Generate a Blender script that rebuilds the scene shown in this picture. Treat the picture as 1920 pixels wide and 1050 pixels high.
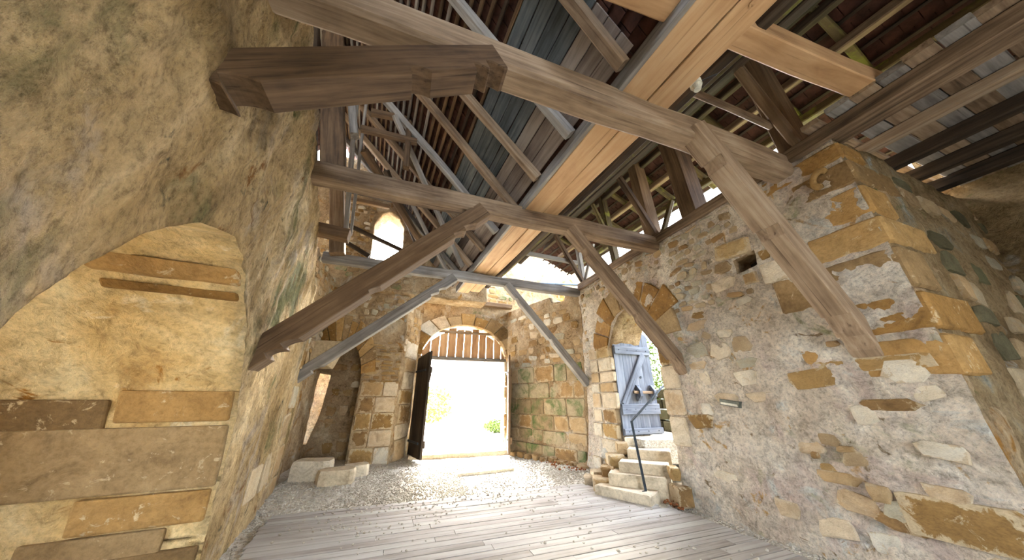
import bpy, math, random
import numpy as np
from mathutils import Vector, Matrix
from math import sin, cos, pi, radians, sqrt, atan2

for o in list(bpy.data.objects): bpy.data.objects.remove(o)
S = bpy.context.scene
COL = S.collection
random.seed(7)

# ------------------------------------------------------------------ camera
# room axes: X to the right wall, Y along the hall to the gate, Z up
cam_d = bpy.data.cameras.new('camera'); cam = bpy.data.objects.new('camera', cam_d); COL.objects.link(cam)
cam_d.sensor_fit = 'HORIZONTAL'; cam_d.sensor_width = 36.0; cam_d.lens = 550 / 1920 * 36
cam_d.clip_start = 0.05; cam_d.clip_end = 300
cam.location = (0, 0, 1.6); cam.rotation_euler = (radians(90 + 22.2), 0, radians(-20))
S.camera = cam

# ------------------------------------------------------------------ world, sun, exposure
W = bpy.data.worlds.new('sky'); S.world = W; W.use_nodes = True
wn = W.node_tree.nodes; wl = W.node_tree.links
bg = wn['Background']
sky = wn.new('ShaderNodeTexSky'); sky.sky_type = 'NISHITA'; sky.sun_disc = False
sky.sun_elevation = radians(39); sky.sun_rotation = radians(7); sky.air_density = 1.0; sky.dust_density = 4.0; sky.ozone_density = 1.0
mixw = wn.new('ShaderNodeMix'); mixw.data_type = 'RGBA'; mixw.inputs[0].default_value = 0.72
mixw.inputs[7].default_value = (0.86, 0.90, 1.0, 1)          # thin bright overcast
skm = wn.new('ShaderNodeVectorMath'); skm.operation = 'SCALE'; skm.inputs[3].default_value = 0.35
wl.new(sky.outputs[0], skm.inputs[0]); wl.new(skm.outputs[0], mixw.inputs[6])
wl.new(mixw.outputs[2], bg.inputs[0]); bg.inputs[1].default_value = 2.0
sun_d = bpy.data.lights.new('sun', 'SUN'); sun_d.energy = 2.9; sun_d.angle = radians(14); sun_d.color = (1, 0.95, 0.86)
sun = bpy.data.objects.new('sun', sun_d); COL.objects.link(sun)
sun.rotation_euler = Vector((-0.10, -0.80, -0.66)).to_track_quat('-Z', 'Y').to_euler()
S.view_settings.view_transform = 'Standard'; S.view_settings.look = 'None'
S.view_settings.exposure = 3.75; S.view_settings.gamma = 1.0; S.view_settings.use_curve_mapping = False

# ------------------------------------------------------------------ noise (numpy gradient noise)
_rs = np.random.RandomState(3)
_perm = np.concatenate([_rs.permutation(256)] * 3)
_grad = _rs.normal(size=(256, 3)); _grad /= np.linalg.norm(_grad, axis=1)[:, None]
def perlin(p):
    p = np.asarray(p, float); i = np.floor(p).astype(int); f = p - i; i &= 255
    u = f * f * f * (f * (f * 6 - 15) + 10); r = 0
    for dx in (0, 1):
        for dy in (0, 1):
            for dz in (0, 1):
                h = _perm[_perm[_perm[(i[:, 0] + dx) & 255] + ((i[:, 1] + dy) & 255)] + ((i[:, 2] + dz) & 255)]
                g = _grad[h]
                w = (u[:, 0] if dx else 1 - u[:, 0]) * (u[:, 1] if dy else 1 - u[:, 1]) * (u[:, 2] if dz else 1 - u[:, 2])
                r = r + w * ((f[:, 0] - dx) * g[:, 0] + (f[:, 1] - dy) * g[:, 1] + (f[:, 2] - dz) * g[:, 2])
    return r
def fbm(p, sc, octv=4, gain=0.5):
    p = np.asarray(p, float) * sc; a = 1; r = 0
    for k in range(octv):
        r = r + a * perlin(p + 17.3 * k); p = p * 2.03; a *= gain
    return r
def ridged(p, sc, octv=3):
    p = np.asarray(p, float) * sc; a = 1; r = 0
    for k in range(octv):
        r = r + a * (1 - 2.2 * np.abs(perlin(p + 9.1 * k))); p = p * 2.1; a *= .5
    return r

# ------------------------------------------------------------------ materials
def lin(c):
    def f(v):
        v /= 255.0
        return v / 12.92 if v <= .04045 else ((v + .055) / 1.055) ** 2.4
    g = .3 * c[0] + .59 * c[1] + .11 * c[2]; k = SAT
    return (.965 * f(g + (c[0] - g) * k), f(g + (c[1] - g) * k), .97 * f(g + (c[2] - g) * k), 1)
SAT = .82
def newmat(name, rough=.9, spec=.2):
    m = bpy.data.materials.new(name); m.use_nodes = True
    b = m.node_tree.nodes['Principled BSDF']; b.inputs['Roughness'].default_value = rough
    b.inputs['Specular IOR Level'].default_value = spec
    return m, m.node_tree.nodes, m.node_tree.links, b
def noise_n(N, L, vec, scale, detail=6, rough=.6, dist=0):
    n = N.new('ShaderNodeTexNoise'); n.inputs['Scale'].default_value = scale; n.inputs['Detail'].default_value = detail
    n.inputs['Roughness'].default_value = rough; n.inputs['Distortion'].default_value = dist
    L.new(vec, n.inputs['Vector']); return n.outputs['Fac']
def ramp_n(N, L, fac, stops):
    r = N.new('ShaderNodeValToRGB'); L.new(fac, r.inputs[0]); e = r.color_ramp.elements
    while len(e) < len(stops): e.new(.5)
    for k, (p, c) in enumerate(stops): e[k].position = p; e[k].color = lin(c) if len(c) == 3 else c
    return r.outputs[0]
def mix_n(N, L, fac, a, b, mode='MIX'):
    m = N.new('ShaderNodeMix'); m.data_type = 'RGBA'; m.blend_type = mode
    for sock, v in ((m.inputs[0], fac), (m.inputs[6], a), (m.inputs[7], b)):
        if hasattr(v, 'is_output'): L.new(v, sock)
        elif isinstance(v, (int, float)): sock.default_value = v
        else: sock.default_value = lin(v) if len(v) == 3 else v
    return m.outputs[2]
def math_n(N, L, op, a, b):
    m = N.new('ShaderNodeMath'); m.operation = op; m.use_clamp = False
    for sock, v in zip(m.inputs, (a, b)):
        if hasattr(v, 'is_output'): L.new(v, sock)
        else: sock.default_value = v
    return m.outputs[0]
def bump_n(N, L, b, h, strength, dist=.02):
    n = N.new('ShaderNodeBump'); n.inputs['Strength'].default_value = strength; n.inputs['Distance'].default_value = dist
    L.new(h, n.inputs['Height']); L.new(n.outputs[0], b.inputs['Normal'])
def plaster(name, cols, scale=1.1, patches=(), pit_shade=.5, bump=.6, stretch=(1, 1, 1)):
    """old lime render: large colour drift, blotches of other colours, pits and grain, relief shading painted into the colour"""
    m, N, L, b = newmat(name, .95, .1)
    tc = N.new('ShaderNodeTexCoord'); mp = N.new('ShaderNodeMapping'); L.new(tc.outputs['Object'], mp.inputs[0])
    mp.inputs['Scale'].default_value = stretch; v = mp.outputs[0]
    n1 = noise_n(N, L, v, scale, 5, .68, .6)
    c = ramp_n(N, L, n1, [(.30 + .40 * k / (len(cols) - 1), q) for k, q in enumerate(cols)])
    for k, (pc, psc, lo, hi) in enumerate(patches):
        mp2 = N.new('ShaderNodeMapping'); mp2.inputs['Location'].default_value = (3.7 * k + 1, 5.1 * k, 2.3 * k); L.new(v, mp2.inputs[0])
        n = noise_n(N, L, mp2.outputs[0], psc, 5, .65, .9)
        f = ramp_n(N, L, n, [(lo, (0, 0, 0, 1)), (hi, (1, 1, 1, 1))])
        c = mix_n(N, L, f, c, pc)
    fine = noise_n(N, L, v, 26, 5, .75)
    spk = ramp_n(N, L, fine, [(.33, (.45, .43, .40, 1)), (.5, (1, 1, 1, 1)), (.68, (1.25, 1.23, 1.2, 1))])
    c = mix_n(N, L, pit_shade, c, spk, 'MULTIPLY')
    med = noise_n(N, L, v, 6.5, 6, .74, .6)
    c = mix_n(N, L, .85, c, ramp_n(N, L, med, [(.33, (.58, .55, .50, 1)), (.47, (.95, .94, .92, 1)), (.62, (1.14, 1.13, 1.11, 1))]), 'MULTIPLY')  # relief shading painted in: hollows of the bump are darkened
    L.new(c, b.inputs['Base Color'])
    h = math_n(N, L, 'ADD', math_n(N, L, 'MULTIPLY', med, 1.3), math_n(N, L, 'MULTIPLY', fine, .5))
    bump_n(N, L, b, h, bump, .08)
    return m
def stonemat(name, cols, bump=.5, moss_or_light=None, mortar=None):
    """dressed or rubble sandstone, each block its own tint"""
    m, N, L, b = newmat(name, .9, .15)
    tc = N.new('ShaderNodeTexCoord'); oi = N.new('ShaderNodeObjectInfo')
    add = N.new('ShaderNodeVectorMath'); add.operation = 'ADD'; L.new(tc.outputs['Object'], add.inputs[0])
    sc = N.new('ShaderNodeVectorMath'); sc.operation = 'SCALE'; sc.inputs[0].default_value = (31, 17, 23); L.new(oi.outputs['Random'], sc.inputs[3]); L.new(sc.outputs[0], add.inputs[1])
    v = add.outputs[0]
    n1 = noise_n(N, L, v, 2.2, 4, .65, .4)
    f = math_n(N, L, 'ADD', math_n(N, L, 'MULTIPLY', oi.outputs['Random'], .62), math_n(N, L, 'MULTIPLY', n1, .42))
    c = ramp_n(N, L, f, [(.12 + .8 * k / (len(cols) - 1), q) for k, q in enumerate(cols)])
    geo0 = N.new('ShaderNodeNewGeometry'); wp = geo0.outputs['Position']
    blot = noise_n(N, L, wp, 3.4, 5, .7, .8)
    c = mix_n(N, L, .8, c, ramp_n(N, L, blot, [(.30, (.55, .52, .47, 1)), (.46, (.95, .94, .92, 1)), (.66, (1.22, 1.22, 1.2, 1))]), 'MULTIPLY')
    if mortar:                                   # lime smeared over the arrises and left in patches
        sx = N.new('ShaderNodeSeparateXYZ'); L.new(tc.outputs['Object'], sx.inputs[0])
        ed = math_n(N, L, 'MAXIMUM', math_n(N, L, 'ABSOLUTE', sx.outputs[0], 0), math_n(N, L, 'ABSOLUTE', sx.outputs[1], 0)) if mortar[1] else None
        res = noise_n(N, L, wp, 7.5, 5, .72, .7)
        if ed is not None: res = math_n(N, L, 'ADD', res, math_n(N, L, 'MULTIPLY', math_n(N, L, 'MAXIMUM', math_n(N, L, 'SUBTRACT', ed, .30), 0), 1.1))
        mc = mix_n(N, L, noise_n(N, L, wp, 16, 3, .7), tuple(v * .78 for v in mortar[0]), tuple(min(255, v * 1.1) for v in mortar[0]))
        c = mix_n(N, L, ramp_n(N, L, res, [(.60, (0, 0, 0, 1)), (.66, (1, 1, 1, 1))]), c, mc)
    fine = noise_n(N, L, v, 24, 4, .72)
    c = mix_n(N, L, .55, c, ramp_n(N, L, fine, [(.32, (.6, .58, .55, 1)), (.52, (1, 1, 1, 1)), (.7, (1.2, 1.2, 1.15, 1))]), 'MULTIPLY')
    if moss_or_light:
        geo = N.new('ShaderNodeNewGeometry')
        n = noise_n(N, L, geo.outputs['Position'], 1.7, 6, .7, .5)
        c = mix_n(N, L, ramp_n(N, L, n, [(moss_or_light[1], (0, 0, 0, 1)), (moss_or_light[1] + .16, (1, 1, 1, 1))]), c, moss_or_light[0])
    L.new(c, b.inputs['Base Color'])
    h = math_n(N, L, 'ADD', noise_n(N, L, v, 9, 4, .7), math_n(N, L, 'MULTIPLY', fine, .6))
    bump_n(N, L, b, h, bump, .03)
    return m
def wood(name, cols, rough=.8, bump=.35, rand=.2, grain=(1.1, 16, 16), moss_or_light=None):
    """grain runs along each timber's own X axis"""
    m, N, L, b = newmat(name, rough, .25)
    tc = N.new('ShaderNodeTexCoord'); oi = N.new('ShaderNodeObjectInfo')
    add = N.new('ShaderNodeVectorMath'); add.operation = 'ADD'; L.new(tc.outputs['Object'], add.inputs[0])
    sc = N.new('ShaderNodeVectorMath'); sc.operation = 'SCALE'; sc.inputs[0].default_value = (41, 7, 13); L.new(oi.outputs['Random'], sc.inputs[3]); L.new(sc.outputs[0], add.inputs[1])
    mp = N.new('ShaderNodeMapping'); mp.inputs['Scale'].default_value = grain; L.new(add.outputs[0], mp.inputs[0])
    g = noise_n(N, L, mp.outputs[0], 1.0, 7, .62, .35)
    lg = noise_n(N, L, add.outputs[0], 1.3, 4, .6, .3)
    f = math_n(N, L, 'ADD', math_n(N, L, 'MULTIPLY', g, .62), math_n(N, L, 'MULTIPLY', lg, .38))
    f = math_n(N, L, 'ADD', f, math_n(N, L, 'MULTIPLY', math_n(N, L, 'SUBTRACT', oi.outputs['Random'], .5), rand))
    c = ramp_n(N, L, f, [(.28 + .44 * k / (len(cols) - 1), q) for k, q in enumerate(cols)])
    mp2 = N.new('ShaderNodeMapping'); mp2.inputs['Scale'].default_value = (.5, 30, 30); L.new(add.outputs[0], mp2.inputs[0])
    crack = noise_n(N, L, mp2.outputs[0], 1.0, 3, .5, .2)
    c = mix_n(N, L, .8, c, ramp_n(N, L, crack, [(.28, (.35, .32, .3, 1)), (.38, (1, 1, 1, 1))]), 'MULTIPLY')
    if moss_or_light:
        geo = N.new('ShaderNodeNewGeometry'); n = noise_n(N, L, geo.outputs['Position'], 1.9, 5, .7, .3)
        c = mix_n(N, L, ramp_n(N, L, n, [(moss_or_light[1], (0, 0, 0, 1)), (moss_or_light[1] + .14, (1, 1, 1, 1))]), c, moss_or_light[0])
    L.new(c, b.inputs['Base Color'])
    bump_n(N, L, b, math_n(N, L, 'ADD', g, math_n(N, L, 'MULTIPLY', crack, .7)), bump, .012)
    return m
def simple(name, col, rough=.7, metal=0, spec=.3, var=.12, scale=8):
    m, N, L, b = newmat(name, rough, spec); b.inputs['Metallic'].default_value = metal
    tc = N.new('ShaderNodeTexCoord'); n = noise_n(N, L, tc.outputs['Object'], scale, 6, .65)
    lo = tuple(max(0, v * (1 - 2 * var)) for v in col); hi = tuple(min(255, v * (1 + var)) for v in col)
    L.new(ramp_n(N, L, n, [(.3, lo), (.7, hi)]), b.inputs['Base Color']); bump_n(N, L, b, n, .15, .01)
    return m

M = {}
M['plaster_ochre'] = plaster('ochre_lime_render', [(112, 88, 52), (172, 138, 88), (200, 168, 120), (216, 192, 154)], .9,
    [((172, 150, 126), 1.3, .55, .66), ((108, 104, 62), 1.1, .54, .66), ((128, 82, 32), 2.3, .62, .68), ((92, 84, 62), 3.1, .64, .7)], .85, 1.0, (1.0, 1.0, .6))
M['plaster_yellow'] = plaster('yellow_lime_render', [(196, 150, 84), (214, 176, 112), (224, 190, 132), (228, 204, 156)], 1.0,
    [((168, 112, 40), 2.2, .64, .68), ((236, 216, 176), 1.6, .60, .70)], .5, .6)
M['plaster_cream'] = plaster('cream_lime_render', [(196, 172, 152), (218, 198, 176), (228, 212, 194), (234, 224, 210)], 1.2,
    [((204, 180, 166), 1.1, .53, .64), ((158, 156, 112), 1.6, .60, .72), ((200, 152, 88), 2.4, .61, .67), ((206, 202, 194), 1.7, .58, .66), ((150, 124, 92), 4.2, .63, .68)], .75, 1.0)
M['plaster_back'] = plaster('tan_lime_render', [(132, 104, 70), (172, 140, 102), (190, 160, 122), (206, 186, 154)], 1.4,
    [((168, 114, 46), 1.9, .60, .67), ((190, 176, 160), 1.5, .60, .70), ((126, 122, 76), 1.1, .64, .74)], .6, .9)
M['plaster_moss'] = plaster('mossy_rubble_render', [(112, 90, 60), (150, 122, 84), (172, 146, 108), (150, 150, 140)], 1.3,
    [((70, 96, 34), 1.2, .58, .66), ((170, 172, 170), 1.6, .62, .7)], .6, .9)
M['stone_ochre'] = stonemat('ochre_sandstone', [(120, 86, 40), (148, 110, 58), (168, 130, 76), (182, 152, 104)], mortar=((198, 172, 134), 1))
M['stone_brown'] = stonemat('brown_sandstone', [(120, 88, 50), (150, 112, 66), (172, 136, 90), (186, 156, 116)], mortar=((190, 162, 124), 1))
M['block_ochre'] = stonemat('ochre_sandstone_block', [(122, 84, 34), (150, 106, 48), (168, 124, 66), (180, 142, 88)], .6, None, ((204, 174, 130), 0))
M['block_brown'] = stonemat('brown_sandstone_block', [(104, 78, 44), (132, 100, 60), (154, 122, 80), (172, 142, 102)], .6, None, ((196, 166, 124), 0))
M['stone_cream'] = stonemat('cream_limestone', [(176, 140, 96), (196, 170, 138), (208, 190, 164), (196, 190, 178)], mortar=((204, 180, 148), 1))
M['stone_rubble'] = stonemat('rubble_stone', [(128, 98, 62), (160, 132, 96), (178, 152, 116), (166, 158, 138), (186, 168, 138)], mortar=((190, 164, 130), 1))
M['stone_moss'] = stonemat('weathered_mossy_sandstone', [(132, 108, 76), (156, 130, 96), (172, 148, 114), (164, 148, 118)], .5, ((80, 100, 48), .48))
M['stone_step'] = stonemat('pale_step_sandstone', [(186, 164, 134), (204, 184, 156), (212, 196, 172), (204, 190, 168)], .3)
M['stone_dark'] = stonemat('damp_stone', [(70, 66, 50), (92, 86, 62), (110, 102, 76), (90, 96, 60)])
M['wood_old'] = wood('weathered_oak', [(56, 41, 29), (110, 85, 62), (146, 118, 91), (172, 147, 120)], moss_or_light=None)
M['wood_brown'] = wood('brown_oak', [(46, 32, 20), (86, 62, 40), (112, 84, 57), (136, 108, 78)])
M['wood_grey'] = wood('silver_grey_timber', [(66, 60, 56), (108, 100, 94), (136, 128, 122), (160, 153, 148)])
M['wood_dark'] = wood('dark_old_timber', [(26, 19, 14), (50, 38, 27), (70, 54, 39), (88, 72, 54)])
M['wood_new'] = wood('fresh_pine', [(136, 90, 54), (178, 130, 84), (200, 154, 106), (210, 170, 126)], .65, .25, .2, (1.0, 9, 9))
M['wood_green_light'] = wood('timber_painted_green_light', [(44, 34, 20), (76, 62, 36), (98, 82, 48), (112, 98, 62)], moss_or_light=((120, 122, 34), .53))  # yellow-green light off the greenery, painted into the timber colour
M['board_blue'] = wood('blue_grey_roof_board', [(48, 52, 54), (76, 82, 86), (102, 106, 108), (126, 126, 122)], rand=.4)
M['board_pink'] = wood('brown_grey_roof_board', [(60, 48, 42), (96, 82, 74), (122, 106, 97), (144, 130, 120)], rand=.4)
M['door_blue'] = wood('blue_grey_door_board', [(70, 74, 86), (98, 104, 120), (122, 128, 143), (142, 145, 154)], rand=.15)
M['plank_floor'] = wood('dusty_floor_plank', [(122, 112, 104), (152, 143, 136), (166, 159, 153), (178, 172, 167)], .85, .3, .22, (.9, 14, 14))
M['tile'] = simple('clay_roof_tile', (70, 40, 30), .85, 0, .2, .25, 5)
M['iron'] = simple('blue_grey_painted_iron', (62, 72, 84), .5, .6)
M['black'] = simple('black_plastic', (26, 27, 30), .45)
M['steel'] = simple('dull_steel', (120, 124, 116), .4, .8)
M['white_plastic'] = simple('white_plastic', (214, 208, 190), .5)
M['pebble'] = stonemat('pale_gravel', [(150, 136, 122), (196, 186, 172), (214, 206, 196), (226, 220, 212)], .1)
M['leaf_dry'] = simple('dry_leaf', (150, 84, 40), .8, 0, .2, .3)
M['hole_shade'] = simple('painted_hole_shade', (52, 40, 28), .95)
def gravel_mat():
    m, N, L, b = newmat('gravel_bed', .95, .1)
    geo = N.new('ShaderNodeNewGeometry'); v = geo.outputs['Position']
    vo = N.new('ShaderNodeTexVoronoi'); vo.inputs['Scale'].default_value = 34; L.new(v, vo.inputs['Vector'])
    sep = N.new('ShaderNodeSeparateColor'); L.new(vo.outputs['Color'], sep.inputs[0])
    c = ramp_n(N, L, sep.outputs[0], [(0, (176, 164, 150)), (.4, (206, 198, 186)), (.8, (218, 212, 204)), (1, (190, 176, 156))])
    n = noise_n(N, L, v, .8, 5, .6)
    c = mix_n(N, L, .5, c, ramp_n(N, L, n, [(.35, (.78, .75, .70, 1)), (.6, (1.05, 1.05, 1.05, 1))]), 'MULTIPLY')
    L.new(c, b.inputs['Base Color'])
    inv = math_n(N, L, 'SUBTRACT', 1.0, vo.outputs['Distance']); bump_n(N, L, b, inv, .8, .012)
    return m
M['gravel'] = gravel_mat()
def leaf_mat(name, cols):
    m, N, L, b = newmat(name, .6, .3)
    geo = N.new('ShaderNodeNewGeometry'); n = noise_n(N, L, geo.outputs['Position'], 9, 4, .7)
    L.new(ramp_n(N, L, n, [(.3 + .4 * k / (len(cols) - 1), q) for k, q in enumerate(cols)]), b.inputs['Base Color'])
    b.inputs['Transmission Weight'].default_value = 0; b.inputs['Subsurface Weight'].default_value = 0
    return m
M['leaf'] = leaf_mat('green_leaf', [(48, 72, 20), (84, 110, 30), (120, 136, 46)])
M['leaf_yellow'] = leaf_mat('yellow_green_leaf', [(96, 98, 26), (140, 136, 46), (160, 150, 80)])

# ------------------------------------------------------------------ object helpers
def wmat(o): return o.matrix_basis if o.parent is None else wmat(o.parent) @ o.matrix_parent_inverse @ o.matrix_basis
def link(name, me, mat=None, parent=None, loc=None, mtx=None):
    o = bpy.data.objects.new(name, me); COL.objects.link(o)
    if mat is not None and me is not None and not me.materials: me.materials.append(M[mat] if isinstance(mat, str) else mat)
    if mtx is not None: o.matrix_world = mtx
    elif loc is not None: o.location = loc
    if parent is not None:
        o.parent = parent; o.matrix_parent_inverse = wmat(parent).inverted()
    return o
def mesh(name, v, f, smooth=False):
    me = bpy.data.meshes.new(name); me.from_pydata([tuple(map(float, p)) for p in v], [], [tuple(int(i) for i in q) for q in f]); me.update()
    if smooth: me.polygons.foreach_set('use_smooth', [True] * len(me.polygons))
    return me
def tag(o, label=None, cat=None, group=None, kind=None):
    if label: o['label'] = label
    if cat: o['category'] = cat
    if group: o['group'] = group
    if kind: o['kind'] = kind
    return o
def empty(name, loc): o = bpy.data.objects.new(name, None); COL.objects.link(o); o.location = loc; o.empty_display_size = .1; return o

def frame(p, q, up=(0, 0, 1)):
    x = (Vector(q) - Vector(p)); ln = x.length; x.normalize(); u = Vector(up)
    if abs(x.dot(u)) > .995: u = Vector((0, 1, 0))
    y = u.cross(x).normalized(); z = x.cross(y)
    m = Matrix((x, y, z)).transposed().to_4x4(); m.translation = Vector(p); return m, ln
def timber_mesh(ln, w, h, rings=None, ch=.018, wob=.006, seed=0, anchor='c'):
    """chamfered bar along +X.  rings: [(s, top, bottom, halfwidth)] in fractions of length / metres; default straight"""
    rnd = random.Random(seed)
    if rings is None:
        n = max(2, int(ln / .7) + 1); rings = [(k / (n - 1), h / 2, -h / 2, w / 2) for k in range(n)]
    v = []; f = []
    ph = [rnd.uniform(0, 6) for _ in range(4)]
    for s, t, b, hw in rings:
        x = s * ln; dy = wob * sin(x * 1.9 + ph[0]); dz = wob * sin(x * 1.4 + ph[1]); c = min(ch, (t - b) * .3, hw * .6)
        hw += wob * .6 * sin(x * 3.1 + ph[2]); t += wob * .6 * sin(x * 2.7 + ph[3])
        for yy, zz in ((-hw, b + c), (-hw + c, b), (hw - c, b), (hw, b + c), (hw, t - c), (hw - c, t), (-hw + c, t), (-hw, t - c)):
            v.append((x, yy + dy, zz + dz))
    for k in range(len(rings) - 1):
        for j in range(8):
            a = k * 8 + j; b2 = k * 8 + (j + 1) % 8; f.append((a, b2, b2 + 8, a + 8))
    f.append(tuple(range(7, -1, -1))); e = (len(rings) - 1) * 8; f.append(tuple(range(e, e + 8)))
    return mesh('timber', v, f)
_tc = [0]
def timber(name, p, q, w, h, mat, label=None, cat=None, group=None, parent=None, up=(0, 0, 1), rings=None, ch=.018, wob=.006):
    _tc[0] += 1; m, ln = frame(p, q, up)
    me = timber_mesh(ln, w, h, rings, ch, wob, _tc[0])
    o = link(name, me, mat, parent, mtx=m)
    tag(o, label, cat, group); return o

# a unit stone: outline polygon in XY (unit square), +Z out of the wall
def stone_mesh(seed, square=False):
    r = random.Random(seed)
    if square:
        j = lambda: r.uniform(-.02, .02)
        pts = [(-.5, -.43), (-.44, -.5), (.44, -.5), (.5, -.43), (.5, .43), (.44, .5), (-.44, .5), (-.5, .43)]
        pts = [(x + j(), y + j()) for x, y in pts]
    else:
        n = r.choice((6, 7, 8)); pts = []
        for k in range(n):
            a = 2 * pi * (k + r.uniform(-.25, .25)) / n; e = .45
            x = math.copysign(abs(cos(a)) ** e, cos(a)); y = math.copysign(abs(sin(a)) ** e, sin(a)); k2 = r.uniform(.74, 1.06) * .5
            pts.append((x * k2, y * k2))
    n = len(pts); v = []; f = []
    ins = .93 if square else .88
    for (sc, z) in ((1, -1.0), (1.0, .35), (ins + (1 - ins) * .5, .85)):
        for x, y in pts: v.append((x * sc, y * sc, z))
    for x, y in pts: v.append((x * ins * .8, y * ins * .8, r.uniform(.9, 1.1)))
    v.append((0, 0, r.uniform(.95, 1.15)))
    for ring in range(3):
        for k in range(n):
            a = ring * n + k; b = ring * n + (k + 1) % n; f.append((a, b, b + n, a + n))
    for k in range(n): f.append((3 * n + k, 3 * n + (k + 1) % n, 4 * n))
    return v, f
_lib = {}
def stone_me(sq, k, mat):
    key = (sq, k, mat)
    if key not in _lib:
        v, f = stone_mesh(100 + k + (50 if sq else 0), sq); me = mesh('stone', v, f, smooth=False); me.materials.append(M[mat]); _lib[key] = me
    return _lib[key]

class Wall:
    """displaced wall sheet with real thickness; u along the wall, v up, n into the room"""
    def __init__(self, name, o, udir, ulen, vlen, cell, mat, amp=.05, sc=1.1, holes=(), depth=.6, seed=0, rough=.012, label=None, stretch=1.0, extra=None, vbase=0, mat2=None, ramp=0):
        self.mat2 = mat2
        self.o = Vector(o); self.u = Vector(udir).normalized(); self.z = Vector((0, 0, 1)); self.n = self.u.cross(self.z) * -1
        # n points to the left of u when looking down -> choose sign by caller (flip)
        self.amp, self.sc, self.rough, self.seed, self.stretch, self.extra, self.ramp = amp, sc, rough, seed, stretch, extra, ramp
        self.holes = holes; self.name = name; self.mat = mat; self.depth = depth; self.cell = cell; self.ulen = ulen; self.vlen = vlen; self.vbase = vbase
    def flip(self): self.n = -self.n; return self
    def disp(self, uv):
        uv = np.asarray(uv, float).reshape(-1, 2); p = np.c_[uv[:, 0], uv[:, 1] * self.stretch, np.full(len(uv), self.seed * 3.3)]
        d = self.amp * fbm(p, self.sc, 3) + self.rough * fbm(p, 5.0, 4, .6) + self.rough * .6 * ridged(p, 2.2, 3)
        if self.extra: d = d + self.extra(uv)
        return d
    def pt(self, u, v, d=0): return self.o + self.u * u + self.z * v + self.n * d
    def build(self):
        nu = int(round(self.ulen / self.cell)); nv = int(round((self.vlen - self.vbase) / self.cell))
        U, V = np.meshgrid(np.linspace(0, self.ulen, nu + 1), np.linspace(self.vbase, self.vlen, nv + 1), indexing='ij')
        uv = np.c_[U.ravel(), V.ravel()]
        idx = np.arange((nu + 1) * (nv + 1)).reshape(nu + 1, nv + 1)
        quads = np.stack([idx[:-1, :-1], idx[1:, :-1], idx[1:, 1:], idx[:-1, 1:]], -1).reshape(-1, 4)
        keep = np.ones(len(quads), bool)
        for poly in self.holes:
            P = np.asarray(poly, float); Q = np.roll(P, -1, 0)
            best = np.full(len(uv), 1e9); bp = uv.copy()
            for a, b in zip(P, Q):
                ab = b - a; t = np.clip(((uv - a) @ ab) / max(1e-9, ab @ ab), 0, 1); c = a + t[:, None] * ab; d = np.hypot(*(uv - c).T)
                m = d < best; best[m] = d[m]; bp[m] = c[m]
            inside_v = uv.copy(); s = best < .72 * self.cell; uv[s] = bp[s]
            c = uv[quads].mean(1); ins = np.zeros(len(c), bool)
            for a, b in zip(P, Q):
                cond = ((a[1] > c[:, 1]) != (b[1] > c[:, 1]))
                with np.errstate(divide='ignore', invalid='ignore'):
                    xi = (b[0] - a[0]) * (c[:, 1] - a[1]) / (b[1] - a[1]) + a[0]
                ins ^= cond & (c[:, 0] < xi)
            keep &= ~ins
        quads = quads[keep]
        o = np.array(self.o); u = np.array(self.u); n = np.array(self.n)
        pos = o + uv[:, :1] * u + uv[:, 1:] * np.array([0, 0, 1.0]) + self.disp(uv)[:, None] * n
        # boundary edges
        e = np.concatenate([quads[:, [k, (k + 1) % 4]] for k in range(4)]); key = np.sort(e, 1)
        uq, inv, cnt = np.unique(key, axis=0, return_inverse=True, return_counts=True); be = e[cnt[inv.ravel()] == 1]
        bv = np.unique(be); mp = -np.ones(len(pos), int); mp[bv] = np.arange(len(bv))
        nseg = max(1, int(self.depth / .14)); levels = [pos[bv]]; allv = [pos]; base = len(pos); faces = [quads]
        prev = bv
        for s in range(1, nseg + 1):
            q = (o + uv[bv][:, :1] * u + uv[bv][:, 1:] * np.array([0, 0, 1.0])) - n * (self.depth * s / nseg)
            w = np.stack([fbm(q + 11.1 * a, 2.6, 3) for a in range(3)], 1) * .045
            q = q + w; allv.append(q); cur = base + np.arange(len(bv)); base += len(bv)
            faces.append(np.stack([prev[mp[be[:, 1]]], prev[mp[be[:, 0]]], cur[mp[be[:, 0]]], cur[mp[be[:, 1]]]], 1)); prev = cur
        me = mesh(self.name, np.concatenate(allv), np.concatenate(faces), True)
        me.materials.append(M[self.mat])
        if self.mat2:
            me.materials.append(M[self.mat2]); mi = np.zeros(len(me.polygons), np.int32); mi[len(quads):] = 1; me.polygons.foreach_set('material_index', mi)
        ob = link(self.name, me); ob['kind'] = 'structure'; self.ob = ob; return self
    def stone(self, u, v, w, h, proud=.03, mat='stone_rubble', rot=0, sq=False, k=None, name='stone', buried=True):
        if k is None: k = random.randrange(10)
        d = float(self.disp([(u, v)])[0]) if buried else 0
        up = (self.z * cos(rot) + self.u * sin(rot)); uu = up.cross(self.n); 
        m = Matrix((uu * w, up * h, self.n * (proud + .015))).transposed().to_4x4(); m.translation = self.pt(u, v, d - .015)
        return link(name, stone_me(sq, k, mat), None, self.ob, mtx=m)
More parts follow.
